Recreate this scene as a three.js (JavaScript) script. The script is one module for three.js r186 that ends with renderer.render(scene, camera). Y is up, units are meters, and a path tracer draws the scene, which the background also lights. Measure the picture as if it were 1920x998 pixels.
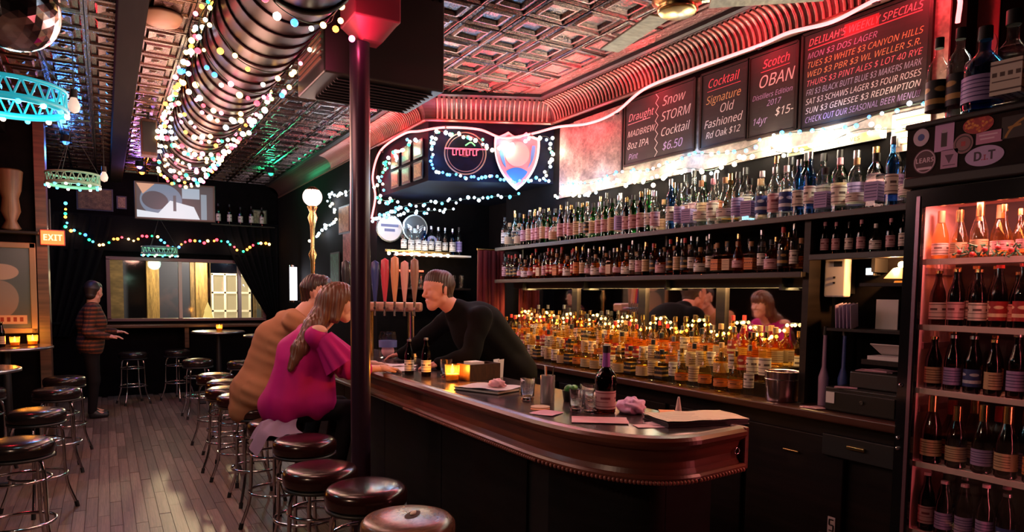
import * as THREE from 'three';
import { mergeGeometries } from 'three/addons/utils/BufferGeometryUtils.js';
import { RoundedBoxGeometry } from 'three/addons/geometries/RoundedBoxGeometry.js';
import { MarchingCubes } from 'three/addons/objects/MarchingCubes.js';
import { RectAreaLightUniformsLib } from 'three/addons/lights/RectAreaLightUniformsLib.js';

// ---------- camera, night sky, exposure ----------
RectAreaLightUniformsLib.init();
const renderer = new THREE.WebGLRenderer({ antialias: true });
renderer.toneMapping = THREE.LinearToneMapping;
renderer.toneMappingExposure = 1.0;
renderer.shadowMap.enabled = true;
const scene = new THREE.Scene();
scene.background = new THREE.Color().setRGB(0.004, 0.005, 0.009);
const camera = new THREE.PerspectiveCamera(53.13, 1920 / 998, 0.05, 100);
camera.position.set(0, 1.65, 0);
camera.rotation.set(THREE.MathUtils.degToRad(-3.87), THREE.MathUtils.degToRad(-30.77), THREE.MathUtils.degToRad(0.69), 'YXZ');
camera.setViewOffset(1920, 1280, 0, 0, 1920, 998);
camera.updateProjectionMatrix();
scene.add(camera);

// ---------- helpers ----------
let seed = 20177;
const rnd = () => { seed = (seed + 0x6D2B79F5) | 0; let t = Math.imul(seed ^ (seed >>> 15), 1 | seed); t = (t + Math.imul(t ^ (t >>> 7), 61 | t)) ^ t; return ((t ^ (t >>> 14)) >>> 0) / 4294967296; };
const rr = (a, b) => a + (b - a) * rnd();
const pick = (a) => a[Math.floor(rnd() * a.length)];
const V = (x, y, z) => new THREE.Vector3(x, y, z);
const PI = Math.PI;
const names = {};
const numbered = (n) => { const k = names[n] = (names[n] ?? -1) + 1; return k ? `${n}_${String(k).padStart(3, '0')}` : n; };
function clean(g) {
  let h = g.index ? g.toNonIndexed() : g;
  for (const k of Object.keys(h.attributes)) if (!['position', 'normal', 'uv'].includes(k)) h.deleteAttribute(k);
  if (!h.attributes.uv) h.setAttribute('uv', new THREE.BufferAttribute(new Float32Array(h.attributes.position.count * 2), 2));
  return h;
}
const mg = (list) => (list.length === 1 ? list[0] : mergeGeometries(list.map(clean)));
function uvm(g, s = 1) {           // uv in metres by the way each face points
  const h = clean(g), p = h.attributes.position, n = h.attributes.normal, u = h.attributes.uv;
  for (let i = 0; i < p.count; i++) {
    const ax = Math.abs(n.getX(i)), ay = Math.abs(n.getY(i)), az = Math.abs(n.getZ(i));
    if (ay >= ax && ay >= az) u.setXY(i, p.getX(i) * s, p.getZ(i) * s);
    else if (ax >= az) u.setXY(i, p.getY(i) * s, p.getZ(i) * s);
    else u.setXY(i, p.getY(i) * s, p.getX(i) * s);
  }
  return h;
}
const bx = (w, h, d, x = 0, y = 0, z = 0) => new THREE.BoxGeometry(w, h, d).translate(x, y, z);
const rbx = (w, h, d, r, x = 0, y = 0, z = 0, s = 2) => new RoundedBoxGeometry(w, h, d, s, r).translate(x, y, z);
const span = (x0, x1, y0, y1, z0, z1) => bx(x1 - x0, y1 - y0, z1 - z0, (x0 + x1) / 2, (y0 + y1) / 2, (z0 + z1) / 2);
const cy = (r0, r1, h, x = 0, y = 0, z = 0, s = 16, open = false) => new THREE.CylinderGeometry(r0, r1, h, s, 1, open).translate(x, y + h / 2, z);
const lathe = (pts, s = 16) => new THREE.LatheGeometry(pts.map(([r, y]) => new THREE.Vector2(r, y)), s);
const sph = (r, x = 0, y = 0, z = 0, a = 14, b = 10) => new THREE.SphereGeometry(r, a, b).translate(x, y, z);
const tube = (pts, r, n = 24, s = 8, closed = false, t = 0.5) => new THREE.TubeGeometry(new THREE.CatmullRomCurve3(pts.map((p) => V(...p)), closed, 'catmullrom', t), n, r, s, closed);
function rod(a, b, r, s = 8, r2 = r) {
  const d = V(...b).sub(V(...a)), g = new THREE.CylinderGeometry(r2, r, d.length(), s);
  g.applyQuaternion(new THREE.Quaternion().setFromUnitVectors(V(0, 1, 0), d.clone().normalize()));
  return g.translate((a[0] + b[0]) / 2, (a[1] + b[1]) / 2, (a[2] + b[2]) / 2);
}
const torus = (R, r, x, y, z, s = 8, n = 32) => new THREE.TorusGeometry(R, r, s, n).rotateX(PI / 2).translate(x, y, z);
function sweep(path, prof, close = true) {   // path [x,z] with outward normals, profile [out, y]
  const P = [], I = [], U = [], n = path.length, m = prof.length;
  let len = 0;
  for (let i = 0; i < n; i++) {
    const dir = (p, q) => { const l = Math.hypot(q[0] - p[0], q[1] - p[1]); return [(q[0] - p[0]) / l, (q[1] - p[1]) / l]; };
    const d0 = dir(path[Math.max(0, i - 1)], path[Math.max(1, i)]), d1 = dir(path[Math.min(n - 2, i)], path[Math.min(n - 1, i + 1)]);
    const tx = d0[0] + d1[0], tz = d0[1] + d1[1], l = Math.hypot(tx, tz), nx = -tz / l, nz = tx / l, k = 2 / l;
    if (i) len += Math.hypot(path[i][0] - path[i - 1][0], path[i][1] - path[i - 1][1]);
    let pl = 0;
    for (let j = 0; j < m; j++) {
      if (j) pl += Math.hypot(prof[j][0] - prof[j - 1][0], prof[j][1] - prof[j - 1][1]);
      P.push(path[i][0] + nx * prof[j][0] * k, prof[j][1], path[i][1] + nz * prof[j][0] * k); U.push(pl, len);
    }
  }
  const mm = close ? m : m - 1;
  for (let i = 0; i < n - 1; i++) for (let j = 0; j < mm; j++) {
    const a = i * m + j, b = i * m + (j + 1) % m, c = a + m, d = b + m;
    I.push(a, b, c, b, d, c);
  }
  if (close) for (const e of [0, (n - 1) * m]) for (let j = 1; j < m - 1; j++) I.push(e, e + j, e + j + 1);
  const g = new THREE.BufferGeometry();
  g.setAttribute('position', new THREE.Float32BufferAttribute(P, 3)); g.setAttribute('uv', new THREE.Float32BufferAttribute(U, 2)); g.setIndex(I);
  const h = g.toNonIndexed(); h.computeVertexNormals(); return h;
}
function obj(name, geos, mat, parent) {
  const m = new THREE.Mesh(Array.isArray(geos) ? mg(geos) : geos, mat);
  m.castShadow = m.receiveShadow = true; m.name = parent ? name : numbered(name);
  (parent || scene).add(m); return m;
}
function tag(o, label, category, group, kind) {
  o.userData = { label, category }; if (group) o.userData.group = group; if (kind) o.userData.kind = kind; return o;
}
function thing(name, label, category, pos = [0, 0, 0], turn = 0, group) {
  const o = new THREE.Group(); o.name = numbered(name); scene.add(o); o.position.set(...pos); o.rotation.y = turn;
  return tag(o, label, category, group);
}
function single(name, label, category, geos, mat, pos = [0, 0, 0], turn = 0, group) {
  const o = obj(name, geos, mat); o.position.set(...pos); o.rotation.y = turn; return tag(o, label, category, group);
}
function struct(name, geos, mat, parent) { const o = obj(name, geos, mat, parent); if (!parent) o.userData.kind = 'structure'; return o; }
function sgroup(name) { const o = new THREE.Group(); o.name = name; o.userData.kind = 'structure'; scene.add(o); return o; }
function dup(root, pos, turn, label, group, scale) {
  const r = root.clone(); r.name = numbered(root.name.replace(/_\d{3}$/, '')); scene.add(r); r.position.set(...pos); r.rotation.y = turn;
  r.userData = { ...root.userData }; if (label) r.userData.label = label; if (group) r.userData.group = group;
  if (scale) r.scale.set(...(Array.isArray(scale) ? scale : [scale, scale, scale])); return r;
}
const LK = 0.8;
function lamp(color, cd, pos, radius = 1) {
  const l = new THREE.PointLight(color, cd * LK, 0, 2); l.position.set(...pos); l.castShadow = true; l.shadow.radius = radius; scene.add(l); return l;
}
function area(color, inten, w, h, pos, look) {
  const l = new THREE.RectAreaLight(color, inten, w, h); l.position.set(...pos); l.lookAt(...look); scene.add(l); return l;
}
const RGB = (r, g, b) => new THREE.Color().setRGB(r, g, b);

// ---------- textures ----------
function noiseTex(w, h, fn, srgb = true) {
  const d = new Uint8Array(w * h * 4);
  for (let y = 0; y < h; y++) for (let x = 0; x < w; x++) { const c = fn(x / w, y / h, x, y), i = (y * w + x) * 4; d[i] = c[0]; d[i + 1] = c[1]; d[i + 2] = c[2]; d[i + 3] = 255; }
  const t = new THREE.DataTexture(d, w, h); t.wrapS = t.wrapT = THREE.RepeatWrapping; t.magFilter = THREE.LinearFilter; t.minFilter = THREE.LinearMipmapLinearFilter; t.generateMipmaps = true;
  if (srgb) t.colorSpace = THREE.SRGBColorSpace; t.needsUpdate = true; return t;
}
function lattice(n, m) { const a = Array.from({ length: n * m }, rnd); return (u, v) => { const x = ((u % 1) + 1) % 1 * n, y = ((v % 1) + 1) % 1 * m, i = Math.floor(x), j = Math.floor(y), f = x - i, g = y - j, s = f * f * (3 - 2 * f), t = g * g * (3 - 2 * g), q = (p, r) => a[(r % m) * n + (p % n)]; return (q(i, j) * (1 - s) + q(i + 1, j) * s) * (1 - t) + (q(i, j + 1) * (1 - s) + q(i + 1, j + 1) * s) * t; }; }
function canvas(w, h, draw) {
  const c = document.createElement('canvas'); c.width = w; c.height = h; const x = c.getContext('2d'); draw(x, w, h);
  const t = new THREE.CanvasTexture(c); t.colorSpace = THREE.SRGBColorSpace; return t;
}
const grain = (() => { const a = lattice(40, 3), b = lattice(90, 8), c = lattice(6, 2); return noiseTex(512, 512, (u, v) => { const k = 150 + 60 * a(u, v) + 45 * b(u, v) * c(u, v); return [k, k, k]; }); })();
const fineGrain = (() => { const a = lattice(60, 4), b = lattice(120, 20), c = lattice(9, 5); return noiseTex(256, 512, (u, v) => { const k = 140 + 50 * a(u, v) + 40 * b(u, v) + 25 * c(u, v); return [k, k, k]; }); })();
const blotch = (() => { const a = lattice(8, 8), b = lattice(32, 32), c = lattice(90, 90); return noiseTex(512, 512, (u, v) => { const k = 90 + 70 * a(u, v) + 55 * b(u, v) + 40 * c(u, v); return [k, k, k]; }); })();
const hammer = (() => { const a = lattice(48, 48), b = lattice(110, 110); return noiseTex(512, 512, (u, v) => { const k = 255 * (0.6 * a(u, v) + 0.4 * b(u, v)); return [k, k, k]; }, false); })();
const cloth = noiseTex(64, 64, (u, v, x, y) => { const k = 200 + ((x + y) % 4 < 2 ? 25 : -15) + 20 * rnd(); return [k, k, k]; });
const rep = (t, a, b) => { const c = t.clone(); c.repeat.set(a, b); c.needsUpdate = true; return c; };

// ---------- materials ----------
const std = (c, rough = 0.6, metal = 0, extra = {}) => new THREE.MeshStandardMaterial({ color: Array.isArray(c) ? RGB(...c) : c, roughness: rough, metalness: metal, side: THREE.DoubleSide, ...extra });
const matte = (c, rough, spec, extra = {}) => new THREE.MeshPhysicalMaterial({ color: RGB(...c), roughness: rough, specularIntensity: spec, side: THREE.DoubleSide, ...extra });
const glow = (c, k, base = [0.05, 0.05, 0.05]) => new THREE.MeshStandardMaterial({ color: RGB(...base), emissive: RGB(...c), emissiveIntensity: k, roughness: 0.4 });
const glass = (c, rough = 0.04) => new THREE.MeshPhysicalMaterial({ color: RGB(...c), roughness: rough, transmission: 1, thickness: 0, ior: 1.5, side: THREE.DoubleSide });
const M = {
  mahogany: std([0.22, 0.06, 0.035], 0.28, 0, { map: grain }),
  bead: std([0.26, 0.08, 0.06], 0.35),
  barFront: matte([0.009, 0.008, 0.009], 0.5, 0.4, { map: grain }),
  barTop: std([0.13, 0.09, 0.10], 0.17, 0, { map: blotch }),
  darkWood: matte([0.02, 0.012, 0.010], 0.5, 0.5, { map: grain }),
  shelfWood: matte([0.018, 0.013, 0.011], 0.45, 0.5, { map: grain }),
  ledgeWood: std([0.13, 0.045, 0.03], 0.3, 0, { map: grain }),
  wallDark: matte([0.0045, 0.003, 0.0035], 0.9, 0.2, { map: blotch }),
  wallPale: std([0.45, 0.33, 0.28], 0.6, 0, { map: blotch }),
  wallBlue: matte([0.003, 0.006, 0.022], 0.8, 0.2, { map: blotch }),
  tinWarm: std([0.085, 0.05, 0.038], 0.22, 1.0, { bumpMap: rep(hammer, 2, 2), bumpScale: 0.0012 }),
  tin: std([0.11, 0.08, 0.075], 0.2, 1.0, { bumpMap: rep(hammer, 2, 2), bumpScale: 0.0012 }),
  tinFlat: std([0.30, 0.2, 0.18], 0.4, 0.8, { bumpMap: hammer, bumpScale: 0.006 }),
  tinBack: std([0.05, 0.035, 0.032], 0.45, 0.7),
  chrome: std([0.62, 0.62, 0.66], 0.12, 1),
  brass: std([0.55, 0.38, 0.15], 0.25, 1),
  steel: std([0.42, 0.42, 0.44], 0.28, 1),
  rubber: std([0.01, 0.01, 0.01], 0.8),
  black: std([0.008, 0.008, 0.009], 0.5),
  blackGloss: std([0.008, 0.008, 0.01], 0.15),
  seat: std([0.024, 0.006, 0.006], 0.2),
  seatBlack: std([0.012, 0.008, 0.008], 0.2),
  seatTan: std([0.34, 0.17, 0.10], 0.26, 0, { map: blotch }),
  pole: std([0.035, 0.016, 0.034], 0.3, 0.3),
  duct: std([0.022, 0.009, 0.011], 0.4, 0.85),
  paper: std([0.72, 0.66, 0.66], 0.8),
  paperPink: std([0.78, 0.42, 0.50], 0.8),
  paperCream: std([0.70, 0.52, 0.40], 0.8),
  cardOrange: std([0.75, 0.28, 0.10], 0.7),
  white: std([0.75, 0.73, 0.72], 0.5),
  mirror: std([0.72, 0.68, 0.66], 0.03, 1),
  clear: glass([0.97, 0.98, 0.97]),
  crystal: new THREE.MeshPhysicalMaterial({ color: RGB(0.98, 0.98, 0.98), roughness: 0.03, transmission: 1, thickness: 0.02, ior: 1.5, side: THREE.DoubleSide }),
  curtain: matte([0.004, 0.004, 0.005], 0.9, 0.15, { map: cloth }),
  cord: std([0.01, 0.03, 0.015], 0.6),
  skin: std([0.62, 0.30, 0.22], 0.5),
};
const glowOf = {
  warm: glow([1, 0.5, 0.14], 9), white: glow([1, 0.82, 0.54], 13), cool: glow([0.6, 0.84, 1], 9), blue: glow([0.05, 0.26, 1], 4), cyan: glow([0.08, 0.6, 1], 4),
  red: glow([1, 0.03, 0.05], 8), pink: glow([1, 0.14, 0.24], 9), green: glow([0.02, 0.8, 0.3], 3.5), orange: glow([1, 0.26, 0.03], 8), violet: glow([0.4, 0.2, 1], 5),
};
// ---------- setting: floor, ceiling, walls ----------
camera.updateMatrixWorld();
const inFrame = (x, y, z, pad = 0.08) => { const p = V(x, y, z).project(camera); return p.z < 1 && Math.abs(p.x) < 1 + pad && Math.abs(p.y) < 1 + pad; };
const floor = sgroup('floor');
struct('subfloor', uvm(span(-2.7, 3.95, -0.2, -0.012, -12.4, 1.6)), std([0.05, 0.03, 0.025], 0.8), floor);
{
  const W = 0.078, tones = [[0.29, 0.19, 0.15], [0.24, 0.155, 0.12], [0.34, 0.23, 0.18], [0.19, 0.12, 0.095], [0.27, 0.165, 0.13]];
  const mats = tones.map((t) => std(t, 0.42, 0, { map: fineGrain }));
  const lens = [0.62, 0.78, 0.94], variants = lens.map((L) => [0, 1, 2].map((k) => uvm(new THREE.BoxGeometry(W - 0.003, 0.014, L - 0.004), 1.6).translate(0, -0.005, 0)).map((g, k) => { const u = g.attributes.uv; for (let i = 0; i < u.count; i++) u.setXY(i, u.getX(i) * 2 + k * 0.37, u.getY(i) * 0.5 + k * 0.21); return g; }));
  const rest = mats.map(() => []), cand = [];
  for (let i = 0; i < 84; i++) {
    const x = -2.66 + W * (i + 0.5); let z = -12.3 + rr(0, 0.7) - 0.7;
    if (x > 2.9) continue;
    while (z < 1.5) { const k = Math.floor(rnd() * 3), L = lens[k]; cand.push([x, z + L / 2, k, Math.floor(rnd() * 3), Math.floor(rnd() * mats.length), rr(-0.0012, 0.0012)]); z += L; }
  }
  const hid = (x, z) => !(inFrame(x, 0, z, 0.02) && x < 1.45 && x > -1.1 && z < -4.4);
  const seen = cand.filter((c) => !hid(c[0], c[1])).sort((a, b) => b[1] - a[1]).slice(0, 296), set = new Set(seen);
  for (const c of seen) { const m = obj('plank', variants[c[2]][c[3]], mats[c[4]], floor); m.position.set(c[0], c[5], c[1]); }
  for (const c of cand) if (!set.has(c) && c[1] > -12.2 && c[1] < 1.3) rest[c[4]].push(variants[c[2]][c[3]].clone().translate(c[0], c[5], c[1]));
  rest.forEach((g, k) => { if (g.length) { const m = obj('planking', g, mats[k], floor); m.userData.kind = 'stuff'; } });
}
const ceiling = sgroup('ceiling');
struct('ceiling_slab', span(-2.7, 3.95, 3.475, 3.65, -12.4, 1.6), M.tinBack, ceiling);
struct('hammered_border', uvm(span(3.02, 3.64, 3.452, 3.475, -9, 1.5)), M.tinFlat, ceiling);
{
  const T = 0.305;
  const terr = (lv) => { const P = [], N = []; const quad = (a, b, c, d) => { P.push(...a, ...c, ...b, ...a, ...d, ...c); };
    for (let i = 0; i < lv.length - 1; i++) { const [h, y] = lv[i], [k, w] = lv[i + 1], o = [[-h, -h], [h, -h], [h, h], [-h, h]], n = [[-k, -k], [k, -k], [k, k], [-k, k]];
      for (let s = 0; s < 4; s++) { const e = (s + 1) % 4; quad([o[s][0], y, o[s][1]], [o[e][0], y, o[e][1]], [n[e][0], w, n[e][1]], [n[s][0], w, n[s][1]]); } }
    const [h, y] = lv[lv.length - 1]; quad([-h, y, -h], [h, y, -h], [h, y, h], [-h, y, h]);
    const g = new THREE.BufferGeometry(); g.setAttribute('position', new THREE.Float32BufferAttribute(P, 3)); g.computeVertexNormals(); return uvm(clean(g), 2); };
  const H = T / 2, gA = terr([[H - 0.001, 0.022], [H - 0.004, -0.006], [H - 0.016, -0.010], [H - 0.024, 0.006], [H - 0.05, 0.008], [H - 0.06, -0.008], [H - 0.072, -0.008], [H - 0.088, 0.012]]);
  const gB = terr([[H - 0.001, 0.022], [H - 0.003, -0.010], [H - 0.02, -0.010], [H - 0.03, 0.004], [H - 0.06, 0.004], [H - 0.075, -0.010], [0.03, -0.004], [0.01, -0.014]]);
  const list = [], rest = [];
  for (let x = -1.6; x < 3.0; x += T) for (let z = -12.1; z < 1.2; z += T) list.push([x + H, z + H]);
  const seen = list.filter(([x, z]) => z < -1.5 && inFrame(x, 3.45, z)).sort((a, b) => b[1] - a[1]).slice(0, 298), set = new Set(seen);
  for (const c of seen) { const m = obj('tin_tile', c[0] < 0.9 ? gB : gA, c[0] < 0.9 ? M.tinWarm : M.tin, ceiling); m.position.set(c[0], 3.452 + rr(-0.002, 0.002), c[1]); m.rotation.set(rr(-0.012, 0.012), 0, rr(-0.012, 0.012)); }
  for (const c of list) if (!set.has(c)) rest.push(gA.clone().translate(c[0], 3.452, c[1]));
  const m = obj('tin_tiling', rest, M.tin, ceiling); m.userData.kind = 'stuff';
}
for (const x of [-0.95, 0.18]) struct('ceiling_beam', uvm(rbx(0.16, 0.14, 10.3, 0.01, x, 3.375, -7.1)), matte([0.006, 0.004, 0.0035], 0.8, 0.15, { map: grain }));
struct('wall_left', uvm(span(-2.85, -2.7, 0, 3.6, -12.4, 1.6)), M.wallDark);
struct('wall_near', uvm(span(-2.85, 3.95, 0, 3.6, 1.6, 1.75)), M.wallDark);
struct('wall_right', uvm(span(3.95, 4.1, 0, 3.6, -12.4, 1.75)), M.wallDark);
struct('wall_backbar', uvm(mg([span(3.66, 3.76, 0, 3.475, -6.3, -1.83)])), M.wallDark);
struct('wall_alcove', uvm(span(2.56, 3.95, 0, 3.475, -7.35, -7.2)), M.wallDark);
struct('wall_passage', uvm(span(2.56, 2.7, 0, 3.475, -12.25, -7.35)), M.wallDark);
// far wall with its wide street window
struct('wall_far', uvm(mg([span(-2.7, 0.02, 0, 3.475, -12.4, -12.25), span(2.36, 2.7, 0, 3.475, -12.4, -12.25), span(0.02, 2.36, 0, 1.17, -12.4, -12.25), span(0.02, 2.36, 2.17, 3.475, -12.4, -12.25)])), M.wallDark);
{
  const w = sgroup('window_1');
  obj('window_frame', [span(0.02, 2.36, 2.12, 2.17, -12.36, -12.2), span(0.02, 2.36, 1.17, 1.21, -12.36, -12.2), span(0.02, 0.07, 1.2, 2.13, -12.36, -12.2), span(2.31, 2.36, 1.2, 2.13, -12.36, -12.2)], std([0.10, 0.035, 0.035], 0.45), w);
  for (const [a, b] of [[0.07, 1.02], [1.07, 1.92], [1.97, 2.31]]) obj('pane', span(a, b, 1.21, 2.12, -12.305, -12.299), M.clear, w);
  for (const x of [1.045, 1.945]) obj('mullion', span(x - 0.025, x + 0.025, 1.2, 2.13, -12.34, -12.23), std([0.30, 0.27, 0.25], 0.4, 0.5), w);
}
// left partition that carries the poster
struct('wall_partition', uvm(span(-2.7, -0.6, 0, 3.475, -9.3, -9.12)), M.wallDark);
struct('trim_1', uvm(span(-0.63, -0.53, 0, 3.475, -9.34, -9.06)), std([0.12, 0.06, 0.035], 0.4, 0, { map: grain }));
// bulkhead over the far end of the back bar
{
  const s = new THREE.Shape([[3.66, 5.42], [2.6, 5.92], [2.6, 12.2], [3.95, 12.2], [3.95, 5.42]].map(([x, z]) => new THREE.Vector2(x, z)));
  const g = new THREE.ExtrudeGeometry(s, { depth: 0.76, bevelEnabled: false }).rotateX(-PI / 2).translate(0, 2.7, 0);
  struct('wall_bulkhead', uvm(clean(g)), M.wallBlue);
}
// pale plaster strip of the back-bar wall beside the chalkboards
struct('wall_plaster', uvm(span(3.645, 3.66, 2.55, 3.2, -5.3, -1.9)), M.wallPale);
// ribbed cove cornice
{
  const path = [[2.58, -12.1], [2.58, -5.92], [3.62, -5.40], [3.62, -1.83]].map(([x, z]) => [x, z]);
  const arc = []; for (let i = 0; i <= 8; i++) { const a = i / 8 * PI / 2; arc.push([0.02 + 0.16 * (1 - Math.cos(a)), 3.262 + 0.15 * Math.sin(a)]); }
  const c = sgroup('trim_2');
  obj('cove', sweep(path, [[0.0, 3.262], ...arc, [0.2, 3.42], [0.0, 3.42]]), std([0.05, 0.022, 0.02], 0.5, 0.2), c);
  obj('lower_moulding', sweep(path, [[0, 3.235], [0.018, 3.235], [0.028, 3.245], [0.028, 3.258], [0.018, 3.262], [0, 3.262]]), std([0.10, 0.045, 0.035], 0.35, 0.2), c);
  obj('upper_moulding', sweep(path, [[0, 3.415], [0.2, 3.415], [0.22, 3.425], [0.22, 3.452], [0.0, 3.452]]), M.black, c);
  const ribs = [], rib = (px, pz, nx, nz) => {
    const g = tube([0, 0.25, 0.5, 0.75, 1].map((t) => { const a = t * PI / 2; return [0.026 + 0.155 * (1 - Math.cos(a)), 3.258 + 0.148 * Math.sin(a), 0]; }), 0.0105, 6, 5);
    g.rotateY(Math.atan2(-nz, nx)).translate(px, 0, pz); ribs.push(clean(g));
  };
  for (let i = 0; i < path.length - 1; i++) { const [a, b] = [path[i], path[i + 1]], L = Math.hypot(b[0] - a[0], b[1] - a[1]), tx = (b[0] - a[0]) / L, tz = (b[1] - a[1]) / L;
    for (let s = i === 0 ? 3.2 : 0.1; s < L - 0.05; s += 0.044) rib(a[0] + tx * s, a[1] + tz * s, -tz, tx); }
  const m = obj('ribbing', ribs, std([0.30, 0.18, 0.15], 0.35, 0.5), c); m.userData.kind = 'stuff';
}

// ---------- street outside the window ----------
struct('street_ground', uvm(span(-9, 14, -0.3, -0.16, -24, -12.4)), std([0.06, 0.06, 0.065], 0.8, 0, { map: blotch }));
{
  const b = thing('shop_building', 'brown shopfront across the street, seen through the wide window', 'building', [0, -0.16, -20]);
  obj('facade', [span(-6, 10, 2.9, 6, -0.3, 0), span(-6, 0.4, 0, 2.9, -0.3, -0.05), span(3.55, 10, 0, 2.9, -0.3, -0.05), span(0.4, 3.55, 0, 0.7, -0.3, -0.05), span(1.95, 2.45, 0.7, 2.9, -0.3, -0.05)], std([0.2, 0.13, 0.06], 0.7, 0, { map: blotch }), b);
  for (const x of [1.05, 2.2]) obj('column', rbx(0.3, 2.9, 0.22, 0.02, x, 1.45, 0.1), std([0.42, 0.28, 0.10], 0.6, 0, { map: blotch }), b);
  obj('dark_glass', span(0.4, 1.95, 0.7, 2.9, -0.2, -0.15), std([0.03, 0.035, 0.06], 0.1), b);
  const w = obj('lit_window', span(2.46, 3.5, 0.75, 2.3, -0.22, -0.18), glow([1, 0.72, 0.34], 0.55), b);
  for (const x of [2.5, 2.82, 3.14, 3.46]) obj('window_bar', bx(0.05, 1.55, 0.06, x, 1.52, -0.14), M.white, w);
  for (const y of [0.78, 1.28, 1.78, 2.28]) obj('window_bar', bx(1.0, 0.05, 0.06, 2.98, y, -0.14), M.white, w);
  const mural = canvas(128, 128, (c) => { c.fillStyle = '#4a4438'; c.fillRect(0, 0, 128, 128); for (let i = 0; i < 160; i++) { c.fillStyle = pick(['#3b5f88', '#7a6b52', '#8d3f45', '#c2b48a', '#39424d', '#7d7796']); c.beginPath(); c.arc(rnd() * 128, rnd() * 128, rr(2, 9), 0, 7); c.fill(); } });
  obj('mural', span(3.62, 5.6, 0.3, 2.6, -0.05, -0.03), std(0xffffff, 0.8, 0, { map: mural }), b);
  const L = thing('street_lamp', 'warm shop lamp on the brown facade across the street', 'lamp', [2.0, 2.95, -19.5]);
  obj('lamp_arm', rod([0, 0, -0.5], [0, 0, 0], 0.03), M.black, L); obj('lamp_globe', sph(0.12, 0, -0.1, 0.05), glow([1, 0.75, 0.4], 4), L);
  lamp(RGB(1, 0.75, 0.42), 70, [2.0, 2.7, -18.9], 4);
}
{ // small lit tree figure in the shop window
  const t = thing('lit_tree', 'small tree of yellow lights before the shopfront', 'lit tree', [2.2, -0.16, -18.6]);
  obj('stand', cy(0.1, 0.12, 0.9, 0, 0, 0), std([0.1, 0.07, 0.03]), t);
  obj('light_cone', lathe([[0.16, 0.9], [0.12, 1.1], [0.13, 1.12], [0.08, 1.3], [0.09, 1.32], [0.0, 1.55]], 10), glow([1, 0.7, 0.2], 1.0), t);
}

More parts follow.
